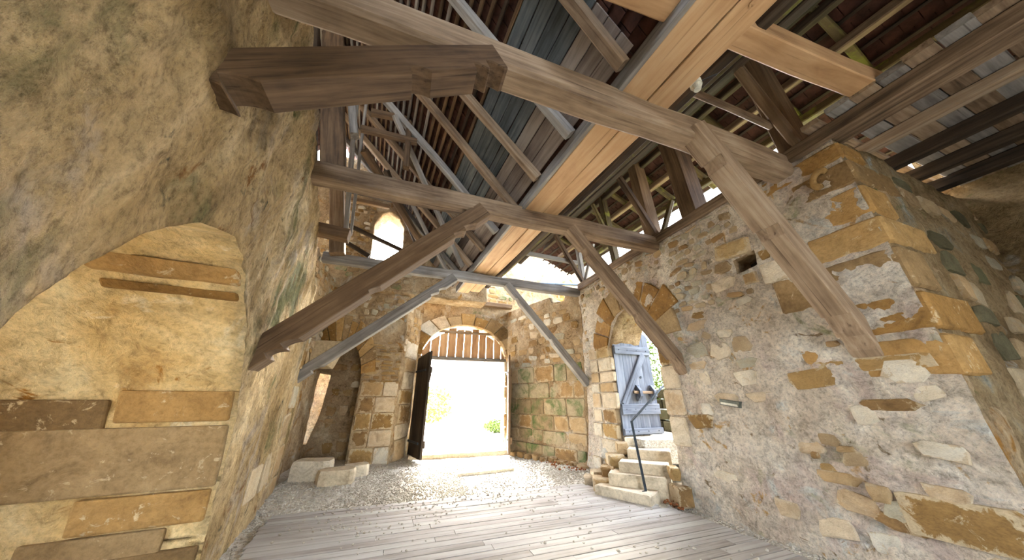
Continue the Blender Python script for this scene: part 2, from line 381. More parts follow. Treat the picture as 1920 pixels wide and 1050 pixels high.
    def course_fill(self, u0, u1, v0, v1, hr, wr, mats, proud=(.01, .03), keep=1.0, sq=False, mask=None, gap=.02, jit=0, rotj=.03):
        v = v0
        while v < v1 - hr[0] * .5:
            h = min(random.uniform(*hr), v1 - v); u = u0 - random.uniform(0, wr[0] * .5)
            while u < u1 - wr[0] * .4:
                w = random.uniform(*wr); a = max(u, u0); b = min(u + w, u1); u += w
                if b - a < wr[0] * .4: continue
                cu, cv = (a + b) / 2 + random.uniform(-jit, jit), v + h / 2 + random.uniform(-jit, jit)
                if random.random() > keep or (mask and not mask(cu, cv, (b - a) / 2, h / 2)): continue
                self.stone(cu, cv, b - a - gap, h - gap, random.uniform(*proud), random.choice(mats), random.uniform(-rotj, rotj), sq)
            v += h
    def voussoirs(self, cu, cv, r0, r1, a0, a1, n, mats, proud=.03, depth=.25, squash=1.0, pointed=0, name='voussoir'):
        """wedge blocks of an arch ring, each a mesh of its own"""
        for k in range(n):
            b0 = a0 + (a1 - a0) * (k + .03) / n; b1 = a0 + (a1 - a0) * (k + .97) / n; pts = []
            rr1 = r1 * random.uniform(.94, 1.06)
            def P(a, r):
                return (cu + r * cos(a), cv + r * sin(a) * squash)
            outl = [P(b0, r0), P((b0 + b1) / 2, r0), P(b1, r0), P(b1, rr1), P((b0 + b1) / 2, rr1), P(b0, rr1)]
            dd = float(self.disp([outl[1]])[0]); pr = proud * random.uniform(.6, 1.3)
            c = (sum(p[0] for p in outl) / 6, sum(p[1] for p in outl) / 6); v = []
            for (sc, d) in ((1, -depth), (1, dd + pr - .02), (.955, dd + pr)):
                for p in outl: v.append(self.pt(c[0] + (p[0] - c[0]) * sc, c[1] + (p[1] - c[1]) * sc, d) )
            f = [(i + 6 * l, (i + 1) % 6 + 6 * l, (i + 1) % 6 + 6 * (l + 1), i + 6 * (l + 1)) for l in (0, 1) for i in range(6)] + [tuple(range(12, 18))]
            cc = self.pt(c[0], c[1], 0); me = mesh(name, [x - cc for x in v], f)
            link(name, me, random.choice(mats), self.ob, loc=cc)

def arch(u0, u1, spring, apex, n=14, bottom=-.2, pointed=0):
    """closed outline of an arched opening"""
    c = (u0 + u1) / 2; r = (u1 - u0) / 2; pts = [(u1, bottom), (u1, spring)]
    for k in range(1, n):
        a = pi * k / n; pts.append((c + r * cos(a), spring + (apex - spring) * sin(a) ** (1 - pointed * .0) * (1 if not pointed else 1)))
    return pts + [(u0, spring), (u0, bottom)]

# ================================================================== SETTING
# ---- ground and floor
def grid_mesh(name, x0, x1, y0, y1, cell, zf):
    nx = int((x1 - x0) / cell); ny = int((y1 - y0) / cell)
    X, Y = np.meshgrid(np.linspace(x0, x1, nx + 1), np.linspace(y0, y1, ny + 1), indexing='ij')
    p = np.c_[X.ravel(), Y.ravel(), np.zeros(X.size)]; p[:, 2] = zf(p)
    idx = np.arange(X.size).reshape(nx + 1, ny + 1)
    q = np.stack([idx[:-1, :-1], idx[1:, :-1], idx[1:, 1:], idx[:-1, 1:]], -1).reshape(-1, 4)
    return mesh(name, p, q, True)
def floor_z(p):
    x, y = p[:, 0], p[:, 1]
    mound = .11 * np.clip((y - 6.0) / 1.5, 0, 1) * np.clip((1.2 - x) / 2.2, 0, 1) + .05 * np.clip((y - 6.4) / 1.5, 0, 1)
    mound += .10 * np.clip((x - 3.7) / .7, 0, 1) * np.clip((y - 6.0) / .8, 0, 1)
    return -.035 + mound + .012 * fbm(p, 1.6, 4)
fl = link('floor', grid_mesh('floor', -2.6, 8.4, -4.5, 11.2, .1, floor_z), 'gravel'); fl['kind'] = 'structure'
gr = link('floor_outside', grid_mesh('floor_outside', -60, 70, -40, 90, 5, lambda p: np.full(len(p), -.12) + .05 * fbm(p, .1, 2)), 'gravel'); gr['kind'] = 'structure'

# ---- left wall (render over rubble, arched recess with a very deep reveal, broken far end)
NY = 1.005
def LU(Y): return (Y + 4.5) * NY
niche = [(4.45, -.3), (4.42, .4), (4.28, 1.05), (4.02, 1.74), (3.62, 2.3), (3.2, 2.66), (2.7, 2.82), (2.2, 2.66), (1.83, 2.36), (1.55, 1.95), (1.3, 1.4), (1.15, .5), (1.15, -.3)]
clip = [(-6, 5.6), (2.0, 5.3), (2.7, 5.02), (3.4, 4.93), (4.3, 4.72), (5.0, 4.5), (5.5, 4.1), (6.1, 3.6), (6.9, 3.0), (7.45, 2.4), (7.6, 1.2), (7.7, -.4), (10, -.4), (10, 8), (-6, 8)]
def bulge(uv):
    Y = uv[:, 0] / NY - 4.5; z = uv[:, 1]
    b = .0 * np.exp(-((z - 3.9) / 1.0) ** 2) * np.clip((3.2 - Y) / 1.5, 0, 1)
    p = np.c_[uv[:, 0], uv[:, 1] * .45, np.full(len(uv), 7.7)]
    return b + .075 * np.clip(ridged(p, 1.5, 4) - .75, -1, 1) * np.clip((z - 2.0) / 1.5, .25, 1) * np.clip((5.5 - Y) / 2.5, .3, 1)
WL = Wall('wall_left', (-.7, -4.5, 0), (-.1, 1, 0), LU(8.2), 5.9, .035, 'plaster_ochre', .075, .9,
          [[(LU(a), b) for a, b in niche], [(LU(a), b) for a, b in clip]], 2.5, 1, .026, stretch=.6, extra=bulge, vbase=-.15, mat2='plaster_yellow').flip().build()
# back of the recess
WN = Wall('wall_recess', (-3.75, .6, 0), (-.1, 1, 0), 5.2, 3.4, .12, 'plaster_yellow', .05, 1, [[(.9, .7), (2.3, .7), (2.3, 2.1), (1.6, 2.45), (.9, 2.1)]], .5, 2).flip().build()

# ---- right wall with side door and a square hole
def RU(Y): return Y - 1.2
door_op = [(RU(4.52), -.3), (RU(4.50), 1.6), (RU(4.50), 2.75), (RU(4.57), 3.1), (RU(4.75), 3.4), (RU(5.12), 3.62), (RU(5.5), 3.42), (RU(5.80), 3.12), (RU(5.98), 2.75), (RU(6.02), 1.6), (RU(6.02), -.3)]
hole = [(RU(2.42), 3.42), (RU(2.72), 3.39), (RU(2.73), 3.63), (RU(2.40), 3.66)]
def rbase(uv):
    Y = uv[:, 0] + 1.2; z = uv[:, 1]
    p = np.c_[uv[:, 0], uv[:, 1] * 1.4, np.full(len(uv), 3.1)]
    t = np.clip((z - 2.7) / .8, 0, 1) * np.clip((Y - 2.2) / .6, 0, 1)
    return .16 * np.clip((Y - 5.9) / .5, 0, 1) * np.clip(1.2 - z, 0, 1) + .045 * np.clip(ridged(p, 2.6, 4), -.6, 1) * (.5 + .5 * t) - .03 * t
WR = Wall('wall_right', (4.72, 1.2, 0), (0, 1, 0), 5.9, 4.62, .035, 'plaster_cream', .05, 1.2, [door_op[::-1], hole], .85, 3, .024, extra=rbase, vbase=-.15, mat2='plaster_back').build()
# end face of the right wall, turning away at the corner
WE = Wall('wall_corner', (4.72, 1.2, 0), (1, 0, 0), 4.2, 4.62, .06, 'plaster_moss', .06, 1.4, [], .5, 4, .02, vbase=-.15).flip().build()

WP = Wall('wall_passage', (8.2, -4.5, 0), (0, 1, 0), 5.9, 6.2, .1, 'plaster_moss', .06, 1.4, [], .3, 14, .02, vbase=-.15).build()
WQ = Wall('wall_outer_left', (-5.7, -4.5, 0), (0, 1, 0), 15.4, 6.2, .3, 'plaster_back', .05, 1, [[(4.0, .3), (8.6, .3), (8.6, 4), (4.0, 4)]], .4, 16).flip().build()
WK = Wall('wall_light_block', (-1.2, -4.5, 0), (1, 0, 0), 11.0, 9.5, .15, 'plaster_cream', .05, 1.2, [[(a + 3.2, b) for a, b in arch(-1.5, 1.5, 2.2, 3.3)]], .5, 15, .02, vbase=-.15).build()  # added unseen wall behind the camera to cut the light from there
# ---- far end: splayed flank, gate wall, arched niche, gable above
fd = Vector((3.62 - 4.72, 10.35 - 7.08, 0))
def fbase(uv): return .22 * np.clip(.9 - uv[:, 1], 0, 1) ** 1.5
WF = Wall('wall_flank', (4.72, 7.05, 0), fd, fd.length + .1, 4.72, .04, 'plaster_back', .05, 1.3,
          [[(.62, 4.45), (1.15, 4.52), (1.3, 4.9), (.5, 4.9)]], .5, 5, .014, extra=fbase, vbase=-.15).build()
def gate_arch(dx=0, dz=0):
    pts = []; cx, r, sp = 2.08, 1.52 + dx, 2.95
    pts = [(cx + r, -.3), (cx + r, sp)]
    for k in range(1, 16):
        a = pi * k / 16; pts.append((cx + r * cos(a), sp + (1.16 + dz) * sin(a)))
    return pts + [(cx - r, sp), (cx - r, -.3)]
WG = Wall('wall_gate', (-.1, 10.4, 0), (1, 0, 0), 4.0, 6.3, .045, 'plaster_back', .04, 1.3, [[(a + .1, b) for a, b in gate_arch()], [(-1, 4.85), (1.0, 4.9), (1.7, 5.3), (2.3, 5.9), (3.0, 6.1), (3.5, 6.15), (3.75, 5.6), (4.2, 5.2), (5, 5), (5, 8), (-1, 8)]], .7, 6, .014, vbase=-.15, mat2='stone_ochre').flip().build()
WS = Wall('wall_splay', (-.02, 9.28, 0), (.5, 1.12, 0), 1.25, 4.85, .05, 'plaster_back', .04, 1.3, [], .3, 7, .014, vbase=-.15).flip().build()
nich2 = [(1.2, -.3), (1.2, 2.15)] + [(.62 + .58 * cos(a), 2.15 + 1.05 * sin(a)) for a in [pi * k / 12 for k in range(1, 12)]] + [(.04, 2.15), (.04, -.3)]
WB = Wall('wall_back', (-2.2, 9.3, 0), (1, 0, 0), 2.2, 5.0, .04, 'plaster_back', .05, 1.3, [nich2], .8, 8, .016, vbase=-.15).flip().build()
win1 = [(.55, .55), (.82, .5), (.98, 1.2), (1.05, 2.25), (.5, 2.35), (.45, 1.4)]
WI = Wall('wall_niche', (-2.9, 10.05, 0), (1, 0, 0), 2.2, 4.2, .045, 'plaster_back', .05, 1.5, [win1], .35, 9, .018, vbase=-.15).flip().build()
WO = Wall('wall_outer', (-3.3, 10.75, 0), (1, .25, 0), 2.6, 3.4, .06, 'plaster_cream', .08, 2.2, [], .3, 10, .03, vbase=-.15).flip().build()
def rslope(uv): return 0
WLB = Wall('wall_bay', (-2.05, 4.9, 0), (-.02, 1, 0), 4.6, 4.75, .05, 'plaster_back', .06, 1.6, [], .3, 11, .02, vbase=-.15).flip().build()
gw = [(4.67, 5.5), (5.58, 5.55), (5.5, 6.9), (5.28, 7.25), (5.0, 7.42), (4.74, 7.27), (4.60, 6.85)]
gclip = [(9.6, 4.0), (8.2, 5.6), (6.9, 6.6), (4.3, 9.2), (3.4, 9.3), (-1, 4.6), (-1, 12), (12, 12), (12, 4.0)]
gdark = [(6.15, 5.02), (6.9, 5.02), (6.6, 5.6), (6.15, 5.6)]
WGA = Wall('wall_gable', (-6.0, 9.1, 0), (1, 0, 0), 8.4, 9.2, .06, 'plaster_back', .06, 1.6, [gw, gclip], .7, 12, .025, vbase=4.6).flip().build()
# masonry beyond the flank, made taller to block sun over the right roof
WX = Wall('wall_beyond', (3.7, 10.95, 0), (1, -.1, 0), 4.5, 8.2, .1, 'plaster_back', .07, 1.2, [], .4, 13, .02, vbase=-.15).flip().build()

# ---- stones let into the walls
def ok_right(u, v, hw, hh):
    Y = u + 1.2
    if Y + hw > 4.0 and Y - hw < 6.7 and v < 4.25: return False
    if abs(Y - 2.57) < .42 + hw and abs(v - 3.6) < .42 + hh: return False
    if Y - hw < 2.35 and v > 2.0: return False
    return True
# rubble zone below the wall plate
WR.course_fill(RU(2.3), RU(7.0), 3.05, 4.55, (.09, .18), (.13, .34), ['stone_rubble', 'stone_rubble', 'stone_rubble', 'stone_brown'], (.004, .03), .96, mask=ok_right, jit=.03, rotj=.25)
# scattered stones in the render lower down
def ok_low(u, v, hw, hh): return ok_right(u, v, hw, hh) and (fbm([(u, v, .5)], .9, 3)[0] > -.12)
WR.course_fill(RU(1.3), RU(4.1), .2, 3.0, (.16, .3), (.24, .55), ['stone_cream', 'stone_cream', 'stone_rubble', 'stone_cream', 'stone_ochre'], (.004, .022), .46, mask=ok_low, jit=.05, rotj=.2)
# block above the hole and its small neighbours, yellow stone beside the door
for (Y, z, w, h, mt, pr, rt, sq) in [(2.68, 3.80, .52, .26, 'stone_ochre', .07, -.1, True), (2.28, 3.52, .2, .16, 'stone_ochre', .04, 0, False), (2.55, 3.26, .18, .16, 'stone_brown', .04, 0, True),
                                (2.2, 3.25, .42, .3, 'stone_cream', .03, 0, True), (2.95, 3.3, .4, .24, 'stone_cream', .04, .1, False), (2.9, 3.58, .3, .22, 'stone_rubble', .03, 0, False), (3.9, 1.27, .52, .26, 'stone_ochre', .045, .12, False),
                                (1.75, 1.55, .5, .14, 'stone_brown', .03, .05, False), (2.2, 1.1, .2, .08, 'stone_brown', .04, .1, False), (2.5, 1.0, .09, .09, 'stone_brown', .05, 0, False), (2.35, .8, .45, .14, 'stone_brown', .025, .05, False),
                                (2.05, .72, .24, .18, 'stone_brown', .04, 0, False), (1.98, .5, .4, .15, 'stone_brown', .03, -.1, False), (1.6, .62, .7, .34, 'stone_ochre', .03, 0, True), (1.75, 1.95, .9, .14, 'stone_ochre', .02, 0, True), (1.95, 2.2, .14, .08, 'stone_brown', .04, 0, False)]:
    WR.stone(RU(Y), z, w, h, pr, mt, rt, sq)
# back of the square hole: a dark sheet painted in for its shade
link('hole_back', mesh('hole_back', [(5.12, 2.2, 3.2), (5.12, 2.95, 3.2), (5.12, 2.95, 3.9), (5.12, 2.2, 3.9)], [(0, 1, 2, 3)]), 'hole_shade', WR.ob)
# quoins at the free corner: blocks that show on both faces
zq = [4.58, 4.3, 3.93, 3.5, 3.12, 2.62, 2.2, 1.78, 1.3, .86, .42, -.1]
for k in range(len(zq) - 1):
    if zq[k] < 1.9 and k not in (9,): continue
    z1, z0 = zq[k] - .02, zq[k + 1] + .02; ly = (1.15, .62, .95, .7, 1.25, .75)[k % 6] * random.uniform(.9, 1.1); lx = (.5, .95)[k % 2]
    x0, y0 = 4.72 - random.uniform(.03, .055), 1.2 - random.uniform(.03, .05); c = .025; v = []
    for zz, i in ((z0, c), (z0 + c, 0), (z1 - c, 0), (z1, c)):
        v += [(x0 + i, y0 + c + i, zz), (x0 + c + i, y0 + i, zz), (x0 + lx - i, y0 + i, zz), (x0 + lx - i, y0 + .25, zz), (x0 + .25, y0 + ly - i, zz), (x0 + i, y0 + ly - i, zz)]
    f = [(a + 6 * l, (a + 1) % 6 + 6 * l, (a + 1) % 6 + 6 * (l + 1), a + 6 * (l + 1)) for l in range(3) for a in range(6)] + [tuple(range(5, -1, -1)), tuple(range(18, 24))]
    cc = Vector((x0, y0, z0)); link('quoin', mesh('quoin', [Vector(p) - cc for p in v], f), ('block_ochre', 'block_brown', 'block_ochre')[k % 3], WR.ob, loc=cc)
WE.course_fill(1.0, 3.8, .1, 4.4, (.2, .4), (.3, .7), ['stone_brown', 'stone_rubble', 'stone_dark'], (.01, .04), .6, jit=.03, rotj=.12)
# carved stone lug on the topmost quoins
def torus_mesh(R, r, a0, a1, n=12, m=8, zs=1):
    v = []; f = []
    for i in range(n + 1):
        a = a0 + (a1 - a0) * i / n; rr = r * (1 - .35 * abs(2 * i / n - 1) ** 3)
        for j in range(m):
            b = 2 * pi * j / m; v.append(((R + rr * cos(b)) * cos(a), (R + rr * cos(b)) * sin(a) * zs, rr * sin(b)))
    for i in range(n):
        for j in range(m): f.append((i * m + j, i * m + (j + 1) % m, (i + 1) * m + (j + 1) % m, (i + 1) * m + j))
    f += [tuple(range(m - 1, -1, -1)), tuple(range(n * m, n * m + m))]
    return v, f
v, f = torus_mesh(.07, .034, -2.4, 2.0, zs=1.5)
lug = link('stone_lug', mesh('stone_lug', v, f, True), 'stone_ochre', mtx=Matrix.Translation((4.64, 1.43, 4.17)) @ Matrix.Rotation(radians(-90), 4, 'Y') @ Matrix.Rotation(radians(70), 4, 'Z'))
tag(lug, 'curved carved stone lug sticking out of the top quoins of the right wall', 'stone lug')

# side-door arch ring and jambs
WR.voussoirs(RU(5.22), 2.72, .78, 1.42, .02, pi - .02, 9, ['block_ochre', 'block_ochre', 'block_brown'], .04, .3, 1.06)
z = .15
while z < 2.65:
    h = random.uniform(.2, .38)
    WR.stone(RU(6.22) + random.uniform(-.04, .04), z + h / 2, .52, h - .02, .035, random.choice(['stone_ochre', 'stone_cream', 'stone_cream', 'stone_brown']), 0, True)
    if random.random() < .8: WR.stone(RU(6.66), z + h / 2, .32, h - .03, .03, random.choice(['stone_brown', 'stone_cream']), 0, True)
    z += h
z = .85
while z < 2.6:
    h = random.uniform(.35, .5); WR.stone(RU(4.34), z + h / 2, random.uniform(.28, .42), h - .02, .03, random.choice(['stone_ochre', 'stone_ochre', 'stone_cream']), 0, True); z += h
# flank ashlar, mossy towards the ground
WF.course_fill(.15, 3.3, .05, 2.6, (.34, .52), (.4, .95), ['stone_moss', 'stone_moss', 'stone_brown'], (.006, .03), .95, True, jit=.005, rotj=.01)
WF.course_fill(.1, 3.35, 2.6, 4.4, (.16, .34), (.25, .6), ['stone_cream', 'stone_brown', 'stone_ochre', 'stone_rubble'], (.005, .03), .72, mask=lambda u, v, a, b: not (u < 1.6 and v > 4.2), jit=.03, rotj=.12)
for k in range(9): WF.stone(.2 + k * .33, .06 + .03 * (k % 2), .3, .2, .16, 'stone_brown', random.uniform(-.1, .1))
# gate arch ring and jambs
WG.voussoirs(2.18, 2.95, 1.5, 2.02, .03, pi - .03, 11, ['block_ochre', 'block_brown', 'stone_cream'], .05, .35, .77)
for side, u in ((-1, .36), (1, 3.84)):
    z = 0
    while z < 2.9:
        h = random.uniform(.35, .5); WG.stone(u, z + h / 2, random.uniform(.44, .6), min(h, 2.95 - z) - .02, .03, random.choice(['stone_ochre', 'stone_brown', 'stone_cream']), 0, True); z += h
z = .05
while z < 2.9:
    h = random.uniform(.38, .55)
    WS.stone(.62, z + h / 2, random.uniform(.7, 1.0), h - .02, .03, random.choice(['stone_cream', 'stone_brown', 'stone_ochre']), 0, True); z += h
WG.course_fill(1.0, 3.9, 4.95, 6.1, (.14, .28), (.2, .5), ['stone_brown', 'stone_ochre', 'stone_moss'], (.005, .05), .85, mask=lambda u, v, a, b: v < 4.85 + (u - 1.0) * .62 and v < 6.0, jit=.03, rotj=.15)
WS.course_fill(.05, 1.2, 2.9, 4.7, (.14, .3), (.22, .5), ['stone_brown', 'stone_ochre', 'stone_cream'], (.005, .03), .8, jit=.03, rotj=.15)
# pier right of the niche: big ashlar below, thin brick-like courses above
z = .05
while z < 2.0:
    h = random.uniform(.36, .5); a = random.uniform(.35, .6)
    WB.stone(1.24 + a / 2, z + h / 2, a - .02, h - .02, .03, random.choice(['stone_ochre', 'stone_brown']), 0, True)
    WB.stone(1.24 + a + (.96 - a) / 2, z + h / 2, .96 - a - .02, h - .02, .025, random.choice(['stone_cream', 'stone_cream', 'stone_ochre']), 0, True); z += h
WB.course_fill(1.22, 2.2, 2.0, 3.2, (.07, .13), (.18, .55), ['stone_ochre', 'stone_ochre', 'stone_brown'], (.005, .04), .85, jit=.01, rotj=.04)
WB.voussoirs(.62, 2.15, .56, .92, .1, pi - .1, 13, ['block_ochre', 'block_brown', 'block_ochre'], .04, .25, 1.75)
WB.course_fill(.05, 2.2, 3.75, 4.95, (.1, .22), (.14, .36), ['stone_rubble', 'stone_cream', 'stone_brown'], (.005, .04), .72, jit=.03, rotj=.25)
WLB.course_fill(1.0, 4.3, 2.6, 4.7, (.12, .28), (.18, .5), ['stone_rubble', 'stone_ochre', 'stone_brown'], (.005, .05), .7, jit=.03, rotj=.2)
WI.course_fill(.1, 2.1, .0, 2.6, (.2, .36), (.25, .5), ['stone_brown', 'stone_ochre', 'stone_cream'], (.005, .03), .6, mask=lambda u, v, a, b: not (.35 < u < 1.2 and .35 < v < 2.5), jit=.02, rotj=.05)
WGA.course_fill(3.2, 7.4, 4.7, 5.4, (.12, .24), (.18, .45), ['stone_brown', 'stone_rubble', 'stone_moss'], (.005, .05), .8, mask=lambda u, v, a, b: u + v < 12.0 and not (u + a > 6.05 and v > 4.9), jit=.03, rotj=.15)
WGA.course_fill(3.3, 4.56, 5.4, 7.6, (.1, .17), (.13, .28), ['stone_ochre', 'stone_brown', 'stone_cream'], (.01, .06), .9, mask=lambda u, v, a, b: u + a < 4.62, jit=.03, rotj=.3)
WGA.course_fill(5.62, 6.6, 5.4, 7.2, (.16, .26), (.4, .9), ['stone_brown', 'stone_dark'], (.005, .03), .9, mask=lambda u, v, a, b: u + v + a < 11.9, jit=.01, rotj=.03)
# left wall: dressed blocks in the reveal of the recess and loose stones in the render
def edgeY(z):
    pts = [(b, a) for a, b in niche[:8]]
    for (z0, y0), (z1, y1) in zip(pts, pts[1:]):
        if z0 <= z <= z1: return y0 + (y1 - y0) * (z - z0) / (z1 - z0)
    return pts[0][1]
def reveal_block(z0, z1, d0, d1, proud, mat):
    v = []
    for d in (d0, d1):
        for z in (z0, z1):
            for pr in (proud, -.12):
                Y = edgeY(z) - pr; b = WL.pt(LU(Y), z, -d); v.append(b)
    c = v[0].copy(); f = [(0, 2, 6, 4), (1, 5, 7, 3), (0, 4, 5, 1), (2, 3, 7, 6), (0, 1, 3, 2), (4, 6, 7, 5)]
    me = mesh('block', [p - c for p in v], f); o = link('block', me, mat, WL.ob, loc=c)
    bv = o.modifiers.new('edge', 'BEVEL'); bv.width = .02; bv.segments = 2
    return o
for a in [(1.40, 1.68, .03, .85, .05, 'block_ochre'), (1.34, 1.6, .9, 1.9, .03, 'block_brown'), (.80, 1.36, .02, 1.5, .05, 'block_brown'), (.5, .78, .04, .95, .05, 'block_ochre'), (.22, .48, .3, 1.2, .03, 'block_brown'),
          (-.1, .3, .02, .8, .05, 'block_brown'), (.82, 1.3, 1.55, 2.4, .04, 'block_brown'), (2.58, 2.68, .03, 1.0, .06, 'block_ochre'), (2.47, 2.53, .05, .95, .03, 'block_ochre')]: reveal_block(*a)
for (Y, z, w, h, mt, pr) in [(5.6, .55, .6, .4, 'stone_rubble', .02), (6.3, .6, .5, .5, 'stone_rubble', .02), (6.9, 1.15, .55, .42, 'stone_rubble', .025),
                             (7.05, .62, .55, .45, 'stone_brown', .025), (7.15, .2, .5, .3, 'stone_brown', .03), (7.1, 1.65, .55, .4, 'stone_rubble', .02), (6.6, .2, .4, .25, 'stone_rubble', .02), (7.0, 2.35, .5, .4, 'stone_ochre', .03)]:
    WL.stone(LU(Y), z, w, h, pr, mt, random.uniform(-.1, .1), Y > 5)

# ---- plank floor
for r in range(36):
    y0 = 1.1 + r * .143; xl = -1.15 - .1 * y0 + .2 + random.uniform(0, .05); xr = 4.42 - (.0 if y0 < 4.2 else (y0 - 4.2) * .32)
    x = xl - random.uniform(0, 1.5)
    while x < xr:
        ln = random.uniform(2.2, 3.6); a, b = max(x, xl), min(x + ln, xr); x += ln
        if b - a < .25: continue
        m, l = frame((a + .003, y0 + .07, -.006 + random.uniform(-.004, .003)), (b - .003, y0 + .07, -.006))
        me = timber_mesh(l, .137, .03, [(0, .012, -.018, .0685), (1, .012, -.018, .0685)], .004, 0, r); link('plank', me, 'plank_floor', fl, mtx=m)

# ---- gravel: a carpet of pebbles, nobody could count it
ico = [(0, -.526, .851), (0, .526, .851), (0, -.526, -.851), (0, .526, -.851), (-.526, .851, 0), (.526, .851, 0), (-.526, -.851, 0), (.526, -.851, 0), (.851, 0, -.526), (.851, 0, .526), (-.851, 0, -.526), (-.851, 0, .526)]
icof = [(1, 4, 0), (4, 11, 0), (4, 3, 10), (4, 10, 11), (5, 9, 8), (5, 8, 3), (5, 3, 4), (5, 4, 1), (5, 1, 9), (7, 8, 9), (7, 2, 8), (7, 6, 2), (7, 0, 6), (7, 9, 0), (0, 9, 1), (2, 3, 8), (3, 2, 10), (6, 10, 2), (6, 0, 11), (6, 11, 10)]
def pebbles(name, pts, smin, smax, mat):
    R = np.random.RandomState(5); n = len(pts); I = np.array(ico)
    s = R.uniform(smin, smax, (n, 1, 1)) * R.uniform(.6, 1.2, (n, 1, 3)); s[:, :, 2] *= .7
    a = R.uniform(0, 6.28, n); ca, sa = np.cos(a), np.sin(a)
    V = I[None] * s * R.uniform(.8, 1.15, (n, 12, 1)); X = V[:, :, 0] * ca[:, None] - V[:, :, 1] * sa[:, None]; Yv = V[:, :, 0] * sa[:, None] + V[:, :, 1] * ca[:, None]
    V = np.stack([X, Yv, V[:, :, 2]], -1) + pts[:, None, :]
    F = np.array(icof)[None] + 12 * np.arange(n)[:, None, None]
    o = link(name, mesh(name, V.reshape(-1, 3), F.reshape(-1, 3)), mat); return o
R = np.random.RandomState(11); P = []
def add_pts(n, x0, x1, y0, y1, test=None, z=None):
    p = np.c_[R.uniform(x0, x1, n), R.uniform(y0, y1, n), np.zeros(n)]
    lw = -1.15 - .1 * p[:, 1]; m = p[:, 0] > lw + .0
    if test is not None: m &= test(p)
    p = p[m]; p[:, 2] = floor_z(p) + .008 if z is None else z; P.append(p)
add_pts(5200, -1.9, 1.6, 5.6, 8.2, lambda p: p[:, 1] + .9 * fbm(p, 1.1, 3) > 6.15 + .0 * p[:, 0])
add_pts(3500, -.4, 4.3, 6.2, 9.8, lambda p: fbm(p, .9, 3) > -.35)
add_pts(900, -1.9, -1.1, 2.5, 6.4, lambda p: p[:, 0] < -1.15 - .1 * p[:, 1] + .24)
add_pts(800, 4.42, 4.75, 1.2, 4.7)
add_pts(700, 3.4, 4.5, 5.9, 7.6, lambda p: p[:, 0] > 3.2 + (p[:, 1] - 5.9) * .2)
add_pts(330, -1.2, 4.3, 2.3, 6.2, lambda p: fbm(p, .7, 3) > -.1, .012)
add_pts(520, -.9, 3.5, 4.6, 6.25, lambda p: p[:, 1] + fbm(p, 1.1, 3) > 5.4, .012)
pb = pebbles('gravel', np.concatenate(P), .010, .022, 'pebble'); tag(pb, 'pale grey gravel strewn over the ground and along the foot of the walls', 'gravel', kind='stuff')
lp = np.c_[R.uniform(4.4, 4.72, 60), R.uniform(4.35, 4.75, 60), R.uniform(.0, .05, 60)]; lp2 = np.c_[R.uniform(3.75, 4.4, 50), R.uniform(6.9, 8.2, 50), np.full(50, .1)]
dl = pebbles('dry_leaves', np.concatenate([lp, lp2]), .018, .035, 'leaf_dry'); tag(dl, 'heap of brown dry leaves at the foot of the stone steps and flank wall', 'dry leaves', kind='stuff')

# ================================================================== ROOF (two slopes meeting in a valley over the walkway beam)
AX = Vector((-.075, 1, 0)).normalized(); CX = Vector((1, .075, 0)).normalized(); ZZ = Vector((0, 0, 1))
class Slope:
    def __init__(self, foot, up, L, s0, s1, name):
        self.f = Vector(foot); self.up = Vector(up).normalized(); self.L = L; self.s0 = s0; self.s1 = s1
        n = AX.cross(self.up); self.n = n if n.z < 0 else -n           # into the room
        self.root = link(name, self.sheet(name)); self.root['kind'] = 'structure'
    def pt(self, s, t, h=0): return self.f + AX * s + self.up * t + self.n * h
    def sheet(self, name):
        c = [self.pt(self.s0, -.1, -.12), self.pt(self.s1, -.1, -.12), self.pt(self.s1, self.L + .1, -.12), self.pt(self.s0, self.L + .1, -.12)]
        d = [p - self.n * .05 for p in c]
        me = mesh(name, c + d, [(0, 1, 2, 3), (4, 7, 6, 5), (0, 4, 5, 1), (1, 5, 6, 2), (2, 6, 7, 3), (3, 7, 4, 0)]); me.materials.append(M['wood_dark']); return me
    def tiles(self, t0=0):
        V = []; F = []; nt = int((self.L - t0) / .17); ns = int((self.s1 - self.s0) / .185); k = 0; rr = random.Random(4)
        for i in range(nt):
            for j in range(ns):
                s = self.s0 + j * .185 + (.09 if i % 2 else 0); t = t0 + i * .17; a = rr.uniform(-.006, .006)
                for (ds, dt, h) in ((.004, 0, .0), (.178, 0, .0), (.178, .3, -.045), (.004, .3, -.045)):
                    V.append(self.pt(s + ds, t + dt, -.045 + h + a)); V.append(self.pt(s + ds, t + dt, -.063 + h + a))
                b = 8 * k; k += 1
                F += [(b, b + 2, b + 4, b + 6), (b + 1, b + 7, b + 5, b + 3), (b, b + 1, b + 3, b + 2), (b + 2, b + 3, b + 5, b + 4), (b + 6, b + 4, b + 5, b + 7), (b, b + 6, b + 7, b + 1)]
        o = link('tile_courses', mesh('tile_courses', V, F), 'tile', self.root); o['kind'] = 'stuff'; return o
    def battens(self, t0, t1, pitch, mat='wood_brown'):
        t = t0
        while t < t1:
            a = self.s0
            m, l = frame(self.pt(self.s0, t, -.02), self.pt(self.s1, t, -.02), tuple(-self.n))
            link('batten', timber_mesh(l, .05, .032, None, .004, .004, int(t * 100)), random.choice(mat) if isinstance(mat, list) else mat, self.root, mtx=m); t += pitch * random.uniform(.94, 1.06)
    def rafter(self, s, t0, t1, w, h, mat, label, group, name='rafter', s2=None, off=0, cat='rafter'):
        p = self.pt(s, t0, h / 2 + off); q = self.pt(s if s2 is None else s2, t1, h / 2 + off)
        return timber(name, p, q, w, h, mat, label, cat, group, up=tuple(-self.n), wob=.012)
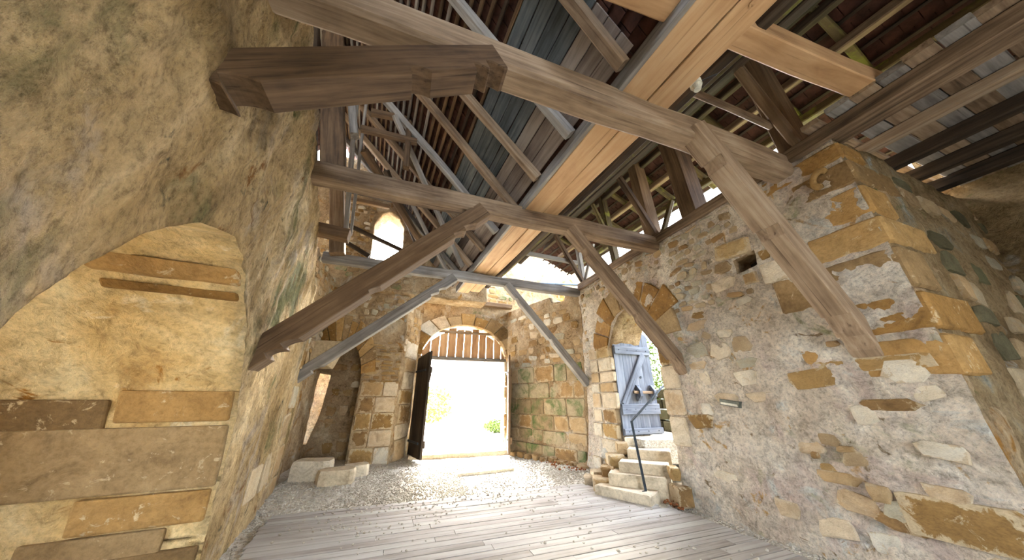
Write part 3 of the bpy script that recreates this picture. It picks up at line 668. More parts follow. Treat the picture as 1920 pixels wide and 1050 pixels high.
# main slope: rises to the left from the walkway beam
SL = Slope((1.96, 0, 4.93), -CX + ZZ, 6.15, -4.5, 8.3, 'ceiling')
SL.tiles(); SL.battens(1.5, 6.1, .165, ['wood_brown', 'wood_grey', 'wood_brown', 'wood_dark'])
for k in range(7):
    t0 = .06 + k * .2; s = 1.35
    while s < 9.0:
        ln = random.uniform(2.2, 4.2); e = min(s + ln, 9.05)
        m, l = frame(SL.pt(s + .004, t0 + .095, -.012), SL.pt(e - .004, t0 + .095, -.012), tuple(-SL.n))
        link('board', timber_mesh(l, .185 + random.uniform(-.012, .006), .026, None, .004, .003, k * 7 + int(s)), ('board_pink', 'board_pink', 'board_pink', 'board_blue', 'board_blue', 'board_blue', 'board_blue')[k] if random.random() < .85 else 'board_pink', SL.root, mtx=m); s = e
ords = ['nearest', 'second', 'third', 'fourth', 'fifth', 'sixth', 'seventh', 'eighth', 'ninth', 'tenth']
for k, s in enumerate([.45, 1.5, 2.48, 3.4, 4.22, 5.15, 6.05, 7.0, 7.9]):
    SL.rafter(s, 0, 6.1, .13, .14, ['wood_old', 'wood_old', 'wood_grey'][k % 3], '%s rafter, counted from the camera, on the boarded left roof slope' % ords[k], 'rafters of the left roof slope')
SL.rafter(7.2, .15, 3.2, .11, .1, 'wood_grey', 'slanting grey wind brace crossing the rafters of the left slope near the gate', None, 'wind_brace', 5.1, .14, 'brace')
SL.rafter(8.3, .15, 2.6, .10, .09, 'wood_grey', 'short grey wind brace low on the left slope above the gate', None, 'wind_brace', 6.9, .14, 'brace')
SL.rafter(1.9, 1.9, 2.55, .06, .05, 'wood_brown', 'short loose lath nailed across the boards high above the front tie beam', None, 'lath', 2.0, .16, 'lath')
SL3 = Slope((2.75, 0, 5.3), -CX + ZZ, 7.7, 8.2, 10.6, 'ceiling'); SL3.tiles(); SL3.battens(.3, 6.5, .33, 'wood_dark')  # added raised roof piece to keep the gap before the gable dark
c4 = [SL.pt(8.26, -.1, -.1), SL.pt(8.26, 6.3, -.1)]; c4 = c4 + [c4[1] + ZZ * 1.5, c4[0] + ZZ * 1.5]; c4 = c4 + [p + AX * .04 for p in c4]
stp = link('ceiling', mesh('ceiling', c4, [(0, 1, 2, 3), (7, 6, 5, 4), (0, 4, 5, 1), (1, 5, 6, 2), (2, 6, 7, 3), (3, 7, 4, 0)]), 'wood_dark'); stp['kind'] = 'structure'  # added filler sheet shutting skylight out between the two slopes
# far side of the main roof, behind the left wall
rdg = SL.pt(0, 6.15)
SO = Slope(rdg + (-CX - ZZ).normalized() * 5.2, CX + ZZ, 5.2, -4.5, 9.3, 'ceiling'); SO.tiles(); SO.battens(.3, 5.1, .33, 'wood_dark')
timber('ridge_beam', rdg + AX * -4.4 - ZZ * .2, rdg + AX * 10.4 - ZZ * .2, .16, .2, 'wood_dark', 'dark ridge beam at the top of the left roof', 'beam')
# right roof: inner slope falls to the valley, outer slope to the eaves; far end lengthened for shade
SI = Slope((2.66, 0, 5.02), CX * 2.2 + ZZ * 2.08, 3.02, -4.5, 9.5, 'ceiling'); SI.tiles(); SI.battens(.1, 3.0, .3, ['wood_green_light', 'wood_dark'])
for k, s in enumerate([.3, 1.2, 2.1, 3.0, 3.9, 4.8, 5.7, 6.6, 7.5]):
    SI.rafter(s, 0, 3.0, .11, .12, 'wood_green_light', '%s rafter from the camera on the inner slope of the right roof' % ords[k], 'inner rafters of the right roof')
rr = SI.pt(0, 3.02)
SE = Slope(rr + (CX * 1.95 - ZZ * .72), -CX * 1.95 + ZZ * .72, 2.08, -4.5, 9.5, 'ceiling'); SE2 = Slope(SE.pt(0, 0) + (CX * 1.75 - ZZ * .62), -CX * 1.75 + ZZ * .62, 1.86, -4.5, 1.75, 'ceiling'); SE2.tiles(); SE2.battens(.1, 1.8, .3, 'wood_dark')
SE.tiles(); SE.battens(.1, 2.0, .3, 'wood_dark')
for k, s in enumerate([.2, 1.1, 2.0, 2.9, 3.75, 4.65, 5.5, 6.4, 7.3]):
    SE.rafter(s + .45, 0, 2.05, .11, .12, 'wood_green_light', '%s rafter from the camera on the outer slope over the eaves' % ords[k], 'outer rafters of the right roof')
for t, mt, lb in ((.35, 'wood_green_light', 'lower purlin with painted-in green light under the outer eaves of the right roof'), (1.1, 'wood_old', 'middle purlin under the outer slope of the right roof'), (1.75, 'wood_dark', 'upper dark purlin under the outer slope of the right roof')):
    p = SE.pt(-4.4, t, .2); q = SE.pt(8.5, t, .2); timber('purlin', p, q, .12, .15, mt, lb, 'purlin', 'purlins under the right roof')
timber('purlin', SI.pt(-4.4, 1.72, .21), SI.pt(8.5, 1.72, .21), .13, .16, 'wood_dark', 'dark purlin resting on the struts inside the right roof', 'purlin', 'purlins under the right roof')
timber('purlin', SI.pt(-4.4, .12, .2), SI.pt(8.5, .12, .2), .12, .14, 'wood_dark', 'dark rail running close along the right edge of the walkway beam', 'purlin', 'purlins under the right roof')
timber('purlin', SI.pt(-4.4, .75, .2), SI.pt(8.5, .75, .2), .1, .12, 'wood_green_light', 'purlin with painted-in green light just right of the walkway beam', 'purlin', 'purlins under the right roof')
timber('ridge_beam', rr + AX * -4.4 - ZZ * .22, rr + AX * 8.5 - ZZ * .22, .16, .2, 'wood_dark', 'ridge beam of the right roof standing on posts above the right wall', 'beam')

# ================================================================== TIMBER FRAME
# walkway beam: two broad planks with a grey edge board
wb = empty('walkway_beam', (1.95, .2, 4.7)); tag(wb, 'long broad walkway beam of two pale pine planks running down the hall', 'beam')
def bp(s, c, z): return Vector((1.975, 0, z)) + AX * s + CX * c
timber('plank', bp(-2.5, .21, 4.80), bp(8.75, .21, 4.80), .335, .12, 'wood_new', parent=wb, ch=.008)
timber('plank', bp(-2.5, .53, 4.80), bp(8.55, .53, 4.80), .285, .12, 'wood_new', parent=wb, ch=.008)
o = timber('edge_board', bp(-2.5, .01, 4.83), bp(8.8, .01, 4.83), .055, .2, 'wood_grey', parent=wb, ch=.006); o['label'] = 'grey edge board'
timber('plank', bp(-2.5, .36, 4.89), bp(8.5, .36, 4.89), .5, .05, 'wood_brown', parent=wb, ch=.006)
o = timber('cleat', bp(4.4, .3, 4.72), bp(4.42, .48, 4.725), .05, .04, 'iron', parent=wb, ch=.005); o['label'] = 'dark iron cramp'

# tie beams
def sag(n, h, hw, e0=0, e1=0):
    return [(k / n, h / 2 + .012 * sin(3 * k), -h / 2 + .01 * sin(2.1 * k), hw + .006 * sin(5 * k)) for k in range(n + 1)]
timber('tie_beam', (-1.45, 1.82, 4.62), (4.80, 1.75, 4.60), .27, .34, 'wood_old', 'front tie beam, the thick weathered one nearest the camera', 'beam', 'tie beams across the hall', rings=sag(10, .34, .135), ch=.035)
timber('tie_beam', (-1.62, 4.14, 4.66), (4.82, 4.1, 4.62), .25, .32, 'wood_old', 'middle tie beam of the three crossing under the walkway beam', 'beam', 'tie beams across the hall', rings=sag(10, .32, .125), ch=.035)
timber('tie_beam', (-2.0, 7.14, 4.62), (4.78, 7.1, 4.56), .2, .24, 'wood_grey', 'rear tie beam, silver grey, closest to the gate', 'beam', 'tie beams across the hall', rings=sag(10, .24, .10), ch=.025)
timber('tie_beam', (4.95, .74, 5.0), (.7, 1.02, 4.98), .22, .28, 'wood_new', 'fresh orange pine tie beam at the top right between walkway and wall plate', 'beam', ch=.012)
# wall plates
timber('wall_plate', (4.78, -4.4, 4.72), (4.78, 7.0, 4.70), .3, .2, 'wood_old', 'long weathered plate lying on top of the right wall', 'beam')
timber('wall_plate', (-.2, 10.25, 4.95), (3.7, 10.25, 4.90), .22, .16, 'wood_brown', 'weathered plate lying on the masonry above the gate arch', 'beam')

# braces with carved stops
def carve(h, segs, n=6):
    """rings for a brace: underside at -h/2 with scoops; segs = [(s0, s1, depth)]"""
    R_ = [(0, h / 2, -h / 2 + (segs[0][2] if segs and segs[0][0] == 0 else 0))]
    for s0, s1, d in segs:
        if s0 > 0: R_ += [(s0 - .004, h / 2, -h / 2)]
        for k in range(n + 1):
            a = k / n; R_.append((s0 + (s1 - s0) * a, h / 2, -h / 2 + d * (1 - a * a)))
        R_.append((s1 + .004, h / 2, -h / 2))
    R_.append((1, h / 2, -h / 2)); R_.sort(key=lambda r: r[0]); return R_
def brace(p, q, w, h, mat, label, group, segs):
    m, ln = frame(p, q); rings = [(s, t, b, w / 2) for s, t, b in carve(h, segs)]
    return timber('brace', p, q, w, h, mat, label, 'brace', group, rings=rings, ch=.01, wob=.004)
GL, GR = 'carved braces on the left', 'carved braces on the right'
# left: foot in the wall -> head at the tie beam
brace((-1.42, 1.80, 3.36), (.48, 1.75, 4.50), .24, .30, 'wood_brown', 'nearest left brace, a heavy carved timber under the front tie beam', GL, [(0, .07, .10), (.075, .16, .09), (.60, .67, .07), (.86, .91, .08), (.92, .985, .10)])
brace((-1.66, 4.2, 1.98), (.98, 4.1, 4.55), .24, .28, 'wood_brown', 'middle left brace rising from the ochre wall to the middle tie beam', GL, [(.06, .10, .07), (.105, .15, .06), (.40, .44, .04), (.80, .85, .07), (.86, .92, .08)])
brace((-1.95, 7.15, 1.98), (1.0, 7.1, 4.52), .2, .22, 'wood_grey', 'far left brace, slimmest of the left braces, beside the gate', GL, [(.08, .13, .05), (.80, .85, .05), (.86, .91, .06)])
# right: head at the tie beam -> foot in the wall
brace((2.92, 1.70, 4.62), (4.86, 1.72, 1.98), .24, .25, 'wood_old', 'nearest right brace, pale carved timber against the right wall', GR, [(.14, .18, .05), (.44, .48, .05), (.80, .86, .05), (.88, .93, .05)])
brace((2.62, 4.08, 4.56), (4.84, 4.08, 2.02), .2, .22, 'wood_old', 'middle right brace passing in front of the side doorway', GR, [(.14, .18, .05), (.58, .62, .05), (.88, .94, .06)])
brace((2.42, 7.08, 4.52), (4.70, 7.05, 1.98), .18, .18, 'wood_grey', 'far right brace ending beside the side doorway arch', GR, [(.14, .18, .04), (.55, .6, .04)])

# posts and struts above the right wall
GP = 'posts on the right wall plate'
for (Y, w, h, mt, lb, top) in [(1.58, .36, .26, 'wood_brown', 'broad dark post on the wall plate beside the nearest strut', 6.85), (3.2, .42, .3, 'wood_brown', 'thickest post on the wall plate, in the middle of the right side', 6.85),
                               (4.2, .32, .22, 'wood_brown', 'third post from the camera on the wall plate, above the middle tie beam', 6.85), (5.5, .19, .16, 'wood_green_light', 'slender post with painted-in green light on the wall plate over the side doorway', 6.85), (7.0, .14, .14, 'wood_grey', 'last grey post on the wall plate near the flank wall', 6.8)]:
    timber('post', (4.86, Y, 4.78), (4.70, Y, top), w, h, mt, lb, 'post', GP, up=(0, 1, 0))
GS = 'struts from the right wall plate'
for (Y, w, lb) in [(1.5, .12, 'nearest thin strut leaning from the wall plate towards the walkway beam'), (4.03, .11, 'middle thin strut leaning from the wall plate'), (6.85, .11, 'farthest thin strut leaning from the wall plate beside the flank wall')]:
    timber('strut', (4.78, Y, 4.72), (3.82, Y - .02, 6.36), w, .13, 'wood_brown', lb, 'strut', GS)
timber('collar_tie', (2.75, 1.62, 5.24), (4.5, 1.6, 5.21), .07, .10, 'wood_old', 'thin collar tie from the walkway beam to the nearest strut', 'beam')
timber('collar_tie', (2.55, 7.0, 5.55), (4.62, 6.9, 5.45), .09, .13, 'wood_grey', 'grey collar tie above the rear tie beam on the right', 'beam')
timber('curved_brace', (4.8, 5.5, 5.4), (4.35, 5.5, 6.55), .1, .1, 'wood_green_light', 'brace with painted-in green light leaning off the slender post', 'brace')
timber('curved_brace', (4.8, 3.95, 4.8), (5.25, 3.9, 5.75), .1, .1, 'wood_green_light', 'brace with painted-in green light leaning outward beside the third post', 'brace')
timber('curved_brace', (4.8, 6.9, 4.75), (4.9, 6.4, 5.9), .09, .1, 'wood_grey', 'grey brace crossing behind the farthest strut', 'brace')

# wall-walk boards above the corner
wk = empty('wall_walk_floor', (4.9, .6, 4.8)); tag(wk, 'floor of short wide boards laid across the wall plate at the right corner', 'floor boards')
for k, (y0, w) in enumerate([(1.27, .17), (.99, .21), (.77, .21), (.56, .2), (.35, .2), (.14, .2), (-.07, .2), (-.28, .2), (-.49, .2), (-.7, .2), (-.91, .2), (-1.12, .2), (-1.33, .2), (-1.54, .2)]):
    timber('board', (4.50 + random.uniform(-.04, .04), y0, 4.86), (8.3, y0 + .02, 4.86), (w if k < 2 else .207), .075, 'wood_grey' if k % 2 else 'wood_old', parent=wk, ch=.006)
timber('joist', (5.55, -1.2, 4.74), (5.55, 1.35, 4.74), .14, .14, 'wood_old', parent=wk); 
for jx in (6.25, 6.95, 7.6): timber('joist', (jx, -1.8, 4.73), (jx, 1.35, 4.73), .16, .17, 'wood_dark', parent=wk)

# timbers over the left wall
timber('post', (-1.42, 4.55, 4.85), (-2.32, 4.6, 9.3), .36, .2, 'wood_brown', 'tall leaning brown post rising from the left wall top', 'post', 'posts on the left wall', up=(0, 1, 0))
timber('post', (-1.80, 4.75, 4.6), (-2.70, 4.75, 9.0), .30, .2, 'wood_dark', 'tall leaning dark post tight against the ochre wall edge', 'post', 'posts on the left wall', up=(0, 1, 0))
timber('post', (-1.70, 7.0, 4.66), (-2.5, 7.0, 8.7), .3, .3, 'wood_brown', 'leaning post standing on the rear tie beam end', 'post', 'posts on the left wall', up=(0, 1, 0))
timber('pole', (-1.42, 6.0, 4.75), (-1.75, 5.3, 8.4), .09, .1, 'wood_grey', 'thin grey pole beside the tall leaning posts', 'pole', up=(0, 1, 0))
timber('pole', (-1.34, 6.1, 4.75), (-1.5, 5.3, 8.0), .06, .06, 'wood_grey', 'second thinner grey pole right of the leaning posts', 'pole', up=(0, 1, 0))
timber('stub_beam', (-1.85, 5.5, 4.47), (-1.22, 5.5, 4.42), .22, .22, 'wood_brown', 'short cracked beam end sticking out of the broken left wall', 'beam')
timber('collar_beam', (-1.35, 5.0, 6.55), (-.30, 5.0, 6.6), .12, .13, 'wood_brown', 'lower short collar between the leaning posts and the left rafters', 'beam')
timber('collar_beam', (-1.25, 5.0, 7.05), (-.55, 5.0, 7.12), .12, .13, 'wood_brown', 'upper short collar between the leaning posts and the left rafters', 'beam')
timber('queen_post', (-.42, 5.05, 5.9), (-.52, 5.0, 7.25), .12, .14, 'wood_brown', 'short upright carrying the two collars under the left slope', 'post', up=(0, 1, 0))
timber('long_brace', (-1.3, 5.4, 6.4), (.1, 7.6, 5.6), .14, .14, 'wood_brown', 'brown brace running back from the collars toward the gable window', 'brace')
timber('long_brace', (-1.0, 6.6, 7.0), (.15, 8.6, 5.75), .13, .14, 'wood_dark', 'dark brace in front of the gable right of the window', 'brace')
timber('gable_tie', (-2.3, 7.7, 6.98), (-.65, 7.7, 6.9), .12, .14, 'wood_dark', 'dark tie crossing above the gable window, nearer the camera', 'beam')
timber('gable_tie', (-2.3, 8.65, 7.30), (-1.0, 8.65, 7.28), .12, .14, 'wood_brown', 'brown tie just over the head of the gable window', 'beam')
timber('window_bar', (-2.1, 8.8, 6.5), (-.42, 8.8, 5.9), .11, .11, 'wood_dark', 'dark bar slanting across the bright gable window', 'bar')
timber('window_bar', (-2.1, 8.7, 5.9), (-1.3, 8.7, 5.5), .11, .11, 'wood_dark', 'lower dark bar slanting beneath the gable window', 'bar')
timber('wood_block', (-1.46, 4.5, 6.6), (-1.28, 4.5, 5.85), .13, .16, 'wood_grey', 'chunky grey wood block hanging below the nearest left brace', 'wood block', up=(0, 1, 0))

# ================================================================== DOORS
def prism(name, poly, y0, y1, mat, parent, bev=.008):
    """polygon in local XZ given thickness in local Y"""
    n = len(poly); c = (poly[0][0], (y0 + y1) / 2, poly[0][1])
    v = [(x - c[0], y0 - c[1], z - c[2]) for x, z in poly] + [(x - c[0], y1 - c[1], z - c[2]) for x, z in poly]
    f = [tuple(range(n)), tuple(range(2 * n - 1, n - 1, -1))] + [(i, i + n, (i + 1) % n + n, (i + 1) % n) for i in range(n)]
    return mesh(name, v, f), Vector(c)
def vboard(name, x0, x1, z0, zt0, zt1, y0, y1, mat, parent, base=Matrix()):
    """upright board, grain along its own X axis (pointing up)"""
    h = max(zt0, zt1) - z0; w = x1 - x0; t = y1 - y0; c = min(.008, w * .2)
    # local: X up, Y across, Z thickness
    v = []
    for zz in (0, t):
        v += [(0, 0, zz), (0, w, zz), (zt1 - z0, w, zz), (zt0 - z0, 0, zz)]
    f = [(0, 1, 2, 3), (7, 6, 5, 4), (0, 4, 5, 1), (1, 5, 6, 2), (2, 6, 7, 3), (3, 7, 4, 0)]
    m = Matrix(((0, 1, 0, x0), (0, 0, 1, y0), (1, 0, 0, z0), (0, 0, 0, 1)))
    return link(name, mesh(name, v, f), mat, parent, mtx=base @ m)
# gate: boarded tympanum
gt = empty('gate_tympanum', (2.08, 10.6, 2.9)); tag(gt, 'boarded half-round panel with light showing between upright planks above the gate', 'panel')
def az(x): return 2.95 + 1.15 * sqrt(max(0, 1 - ((x - 2.08) / 1.51) ** 2))
x = .60; k = 0
while x < 3.5:
    w = random.uniform(.235, .275); x1 = min(x + w, 3.56)
    vboard('plank', x, x1, 2.98, min(az(x) - (.12 if k % 3 else .02), 4.02), min(az(x1) - (.12 if k % 3 else .02), 4.02), 10.62, 10.65, 'wood_new', gt); x = x1 + .024; k += 1
timber('rail', (.55, 10.6, 2.93), (3.6, 10.6, 2.93), .1, .12, 'wood_grey', parent=gt); timber('rail', (1.05, 10.6, 3.86), (3.1, 10.6, 3.86), .05, .1, 'wood_old', parent=gt)
# gate leaves, swung into the hall
def gate_leaf(hinge, free, label, mat, zb):
    ang = atan2(free[1] - hinge[1], free[0] - hinge[0]); ln = math.hypot(free[0] - hinge[0], free[1] - hinge[1])
    r = empty('gate_leaf', (hinge[0], hinge[1], zb)); tag(r, label, 'gate leaf', 'gate leaves')
    base = Matrix.Translation((hinge[0], hinge[1], zb)) @ Matrix.Rotation(ang, 4, 'Z')
    n = 6
    for k in range(n):
        vboard('plank', ln * k / n + .004, ln * (k + 1) / n - .004, 0, 2.72 + .02 * k, 2.74 + .02 * k, -.03, .03, mat, r, base)
    for z in (.35, 2.3):
        m, l = frame((0.02, .06, z), (ln - .03, .06, z)); link('ledge', timber_mesh(l, .06, .18, None, .01, .003, 3), mat, r, mtx=base @ m)
    m, l = frame((.05, .06, .45), (ln - .08, .06, 2.2)); link('ledger_brace', timber_mesh(l, .05, .13, None, .01, .003, 4), mat, r, mtx=base @ m)
    for z in (.36, 2.31):
        m, l = frame((-.05, -.045, z), (ln * .8, -.045, z)); link('strap_hinge', timber_mesh(l, .02, .06, None, .004, 0, 5), 'iron', r, mtx=base @ m)
gate_leaf((.52, 10.33), (.80, 9.25), 'dark boarded gate leaf standing open at the left jamb', 'wood_dark', .12)
gate_leaf((3.60, 10.30), (3.28, 9.25), 'brown boarded gate leaf standing open at the right jamb', 'wood_brown', .12)
th = link('threshold_stone', mesh('threshold_stone', [(.5, 9.9, .02), (3.7, 9.9, .02), (3.7, 11.2, .02), (.5, 11.2, .02), (.52, 9.93, .13), (3.66, 9.96, .13), (3.66, 11.2, .14), (.52, 11.2, .14)], [(4, 5, 6, 7), (0, 1, 5, 4), (1, 2, 6, 5), (3, 7, 6, 2), (0, 4, 7, 3), (0, 3, 2, 1)]), 'stone_step')
tag(th, 'low worn stone sill across the gate opening', 'sill')
kb = link('kerb_stone', mesh('kerb_stone', [(1.5, 7.65, -.05), (2.9, 7.8, -.05), (2.9, 7.95, -.05), (1.5, 7.8, -.05), (1.5, 7.66, .065), (2.9, 7.81, .065), (2.9, 7.95, .06), (1.5, 7.8, .06)], [(4, 5, 6, 7), (0, 1, 5, 4), (1, 2, 6, 5), (3, 7, 6, 2), (0, 4, 7, 3), (0, 3, 2, 1)]), 'stone_step')
tag(kb, 'thin flush kerb in the gravel in front of the gate', 'kerb')

# side door leaf
sd = empty('side_door_leaf', (4.78, 5.95, .85)); tag(sd, 'blue-grey ledged plank door standing open in the side doorway', 'door')
xs = [4.76, 5.0, 5.27, 5.55, 5.84]; tops = [3.02, 3.24, 3.28, 3.28, 3.1]
for k in range(4): vboard('plank', xs[k] + .003, xs[k + 1] - .003, .87, tops[k], tops[k + 1], 5.93, 5.97, 'door_blue', sd)
def hbar(name, p, q, w, h, mat): return timber(name, p, q, w, h, mat, parent=sd, ch=.01, wob=.002)
hbar('ledge', (4.77, 5.905, 2.72), (5.82, 5.905, 2.72), .05, .2, 'door_blue'); hbar('ledge', (4.77, 5.905, 1.40), (5.84, 5.905, 1.40), .06, .22, 'door_blue'); hbar('ledge', (4.77, 5.905, .95), (5.84, 5.905, .95), .05, .12, 'door_blue')
hbar('ledger_brace', (4.86, 5.905, 1.5), (5.6, 5.905, 2.64), .05, .16, 'door_blue')
lb_ = []
for x in (5.28, 5.70):
    pr = [(0, 0), (0, .34), (-.05, .34), (-.15, .22), (-.15, .1), (-.05, 0)]
    v = [(dx, y, z) for dx in (-.035, .035) for y, z in pr]; n = len(pr)
    f = [tuple(range(n)), tuple(range(2 * n - 1, n - 1, -1))] + [(i, i + n, (i + 1) % n + n, (i + 1) % n) for i in range(n)]
    lb_.append(link('latch_bracket', mesh('latch_bracket', v, f), 'door_blue', sd, loc=(x, 5.93, 1.58)))
o = timber('latch_bar', (5.12, 5.85, 1.76), (5.80, 5.85, 1.76), .05, .06, 'wood_old', parent=lb_[0], ch=.01, wob=.002)
v, f = torus_mesh(.022, .008, 0, 6.28, 12, 6); kh = link('latch_ring', mesh('latch_ring', v, f), 'iron', sd, mtx=Matrix.Translation((5.46, 5.92, 2.1)) @ Matrix.Rotation(radians(90), 4, 'X'))

# steps winding up into the side doorway
steps = [((3.62, 5.52), (4.06, 4.62), .15, .55), ((3.86, 5.40), (4.56, 4.72), .34, .55), ((4.12, 5.40), (4.72, 4.78), .51, .6), ((4.50, 5.58), (5.05, 5.02), .68, .7), ((4.74, 5.90), (5.75, 5.52), .85, .5)]
for k, (a, b, z, dp) in enumerate(steps):
    A_, B_ = Vector((*a, 0)), Vector((*b, 0)); d = (B_ - A_).normalized(); nb = Vector((-d.y, d.x, 0)); nb = nb if nb.x + nb.y > 0 else -nb
    z0 = -.06 if k < 3 else z - .36; c0 = [A_, B_, B_ + nb * dp, A_ + nb * dp]; e = .018
    v = [(p.x, p.y, z0) for p in c0] + [(p.x, p.y, z - e) for p in c0] + [tuple((p + (sum(c0, Vector()) / 4 - p).normalized() * e)[:2]) + (z,) for p in c0]
    o0 = Vector(v[0]); f = [(0, 3, 2, 1)] + [(i + 4 * l, (i + 1) % 4 + 4 * l, (i + 1) % 4 + 4 * (l + 1), i + 4 * (l + 1)) for l in (0, 1) for i in range(4)] + [(8, 9, 10, 11)]
    o = link('stone_step', mesh('stone_step', [Vector(p) - o0 for p in v], f), 'stone_step', loc=o0)
    tag(o, '%s stone step, counted from the floor, below the side doorway' % ['first', 'second', 'third', 'fourth', 'fifth'][k], 'step', 'steps to the side door')
ld = link('landing', mesh('landing', [(4.9, 5.5, .83), (9.5, 4.0, .83), (9.5, 9.5, .9), (4.9, 6.4, .83), (4.9, 5.5, .4), (9.5, 4.0, .4), (9.5, 9.5, .4), (4.9, 6.4, .4)], [(0, 1, 2, 3), (4, 7, 6, 5), (0, 4, 5, 1), (1, 5, 6, 2), (2, 6, 7, 3), (3, 7, 4, 0)]), 'gravel'); ld['kind'] = 'structure'
bank = link('bank_outside', grid_mesh('bank_outside', 5.6, 16, 2.0, 14, .25, lambda p: np.clip((p[:, 0] - 7.2) * .55, -.1, 3) + .8 * 0 + .1 * fbm(p, 1, 3)), 'leaf'); bank['kind'] = 'structure'
# rough stones packed beside the steps
for k, (x, y, z, w, d, h) in enumerate([(3.93, 5.72, .1, .34, .3, .22), (4.15, 5.78, .22, .3, .3, .36), (4.38, 5.82, .42, .34, .3, .3), (4.6, 5.86, .66, .3, .26, .26), (4.62, 4.5, .14, .26, .26, .3), (4.66, 4.62, .42, .2, .24, .24), (4.2, 6.1, .12, .4, .3, .24), (3.98, 6.2, .06, .26, .26, .2)]):
    v_, f_ = stone_mesh(300 + k, k % 2 == 0); m = Matrix.Translation((x, y, z)) @ Matrix.Rotation(random.uniform(-.3, .3) - .5, 4, 'Z') @ Matrix.Rotation(radians(90), 4, 'X') @ Matrix.Diagonal((w, h, d * .55, 1))
    o = link('packing_stone', mesh('packing_stone', v_, f_), random.choice(['stone_brown', 'stone_ochre', 'stone_cream']), mtx=m)
    tag(o, ['small brown stone left of the second step', 'upright stone left of the third step', 'squarish stone left of the fourth step', 'topmost loose stone left of the fifth step', 'ochre stone at the right end of the first step', 'small stone at the right end of the second step', 'flat stone at the wall foot behind the steps', 'smallest stone lying left of the steps on the gravel'][k], 'stone')
# mossy blocks of a low wall outside the door
lw = empty('garden_wall', (6.6, 6.0, .85)); tag(lw, 'low wall of dark mossy blocks outside the side door', 'wall')
for r in range(4):
    for c in range(5):
        me = stone_me(True, (r * 5 + c) % 10, 'stone_dark'); m = Matrix.Translation((6.75 + r * .05, 5.0 + c * .46 + (.2 if r % 2 else 0), .97 + r * .26)) @ Matrix.Rotation(radians(-90), 4, 'Y') @ Matrix.Rotation(radians(90), 4, 'Z') @ Matrix.Diagonal((.44, .24, .2, 1))
        link('block', me, None, lw, mtx=m)

# handrail
hr = empty('handrail', (4.2, 4.86, 0)); tag(hr, 'thin blue-grey iron handrail beside the stone steps', 'handrail')
timber('post', (4.22, 4.86, -.02), (4.12, 4.88, 1.24), .05, .014, 'iron', parent=hr, up=(0, 1, 0), ch=.003, wob=0)
timber('rail', (4.12, 4.88, 1.23), (5.15, 5.0, 1.86), .045, .02, 'iron', parent=hr, ch=.003, wob=0)
timber('foot', (4.14, 4.86, -.01), (4.30, 4.86, -.01), .10, .02, 'iron', parent=hr, ch=.003, wob=0); timber('stay', (4.17, 4.86, 0), (4.16, 4.87, .16), .05, .02, 'iron', parent=hr, up=(0, 1, 0), ch=.003, wob=0)

# ================================================================== LOOSE THINGS
def block_stone(loc, size, rz, seed, label):
    r = random.Random(seed); w, d, h = size; v = []; n = 10; f = []
    for (sc, z) in ((.97, 0), (1, .25 * h), (1, .8 * h), (.95, h)):
        for k in range(n):
            a = 2 * pi * k / n; x = math.copysign(abs(cos(a)) ** .42, cos(a)); y = math.copysign(abs(sin(a)) ** .42, sin(a)); j = 1 + .05 * sin(k * 2.3 + seed)
            v.append((x * w / 2 * sc * j, y * d / 2 * sc * j, z + .02 * h * sin(k * 1.7 + seed * 2)))
    v.append((0, 0, h * .97))
    for l in range(3):
        for k in range(n): f.append((l * n + k, l * n + (k + 1) % n, (l + 1) * n + (k + 1) % n, (l + 1) * n + k))
    for k in range(n): f.append((3 * n + k, 3 * n + (k + 1) % n, 4 * n))
    f.append(tuple(range(n - 1, -1, -1)))
    o = link('stone_block', mesh('stone_block', v, f), 'stone_step', mtx=Matrix.Translation(loc) @ Matrix.Rotation(rz, 4, 'Z')); tag(o, label, 'stone', 'loose stone blocks by the left pier')
block_stone((-1.42, 7.95, .06), (.72, .5, .40), -.05, 1, 'tallest loose stone block, tight against the left pier')
block_stone((-.92, 7.55, .05), (.66, .42, .29), .18, 2, 'front loose stone block lying in the gravel near the left pier')
block_stone((-.62, 8.1, .07), (.5, .4, .24), .3, 3, 'rear loose stone block, farthest from the left pier')
# corbel at the foot of the far left brace
cb = link('corbel', mesh('corbel', [(-2.1, 8.35, 2.95), (-1.45, 8.35, 2.95), (-1.5, 9.3, 2.95), (-2.1, 9.3, 2.95), (-2.1, 8.4, 2.4), (-1.75, 8.4, 2.4), (-1.7, 9.3, 2.35), (-2.1, 9.3, 2.35)], [(0, 1, 2, 3), (4, 7, 6, 5), (0, 4, 5, 1), (1, 5, 6, 2), (2, 6, 7, 3), (3, 7, 4, 0)]), 'stone_ochre'); bv = cb.modifiers.new('b', 'BEVEL'); bv.width = .03; bv.segments = 2
tag(cb, 'ochre corbel stone in the corner behind the far left brace', 'stone')
# wall lamp
wlp = empty('wall_lamp', (4.68, 3.32, 1.55)); tag(wlp, 'small flat steel wall lamp on the right wall', 'lamp')
hs = timber('housing', (4.66, 3.18, 1.53), (4.66, 3.46, 1.57), .08, .085, 'steel', parent=wlp, ch=.008, wob=0); o = timber('lens', (4.613, 3.20, 1.52), (4.613, 3.44, 1.555), .01, .03, 'white_plastic', parent=hs, ch=.002, wob=0)
def cyl_between(name, p, q, r, mat, parent=None, n=10, r2=None):
    m, l = frame(p, q); r2 = r if r2 is None else r2
    v = [(0, r * cos(2 * pi * k / n), r * sin(2 * pi * k / n)) for k in range(n)] + [(l, r2 * cos(2 * pi * k / n), r2 * sin(2 * pi * k / n)) for k in range(n)]
    f = [(k, (k + 1) % n, (k + 1) % n + n, k + n) for k in range(n)] + [tuple(range(n - 1, -1, -1)), tuple(range(n, 2 * n))]
    return link(name, mesh(name, v, f, False), mat, parent, mtx=m)
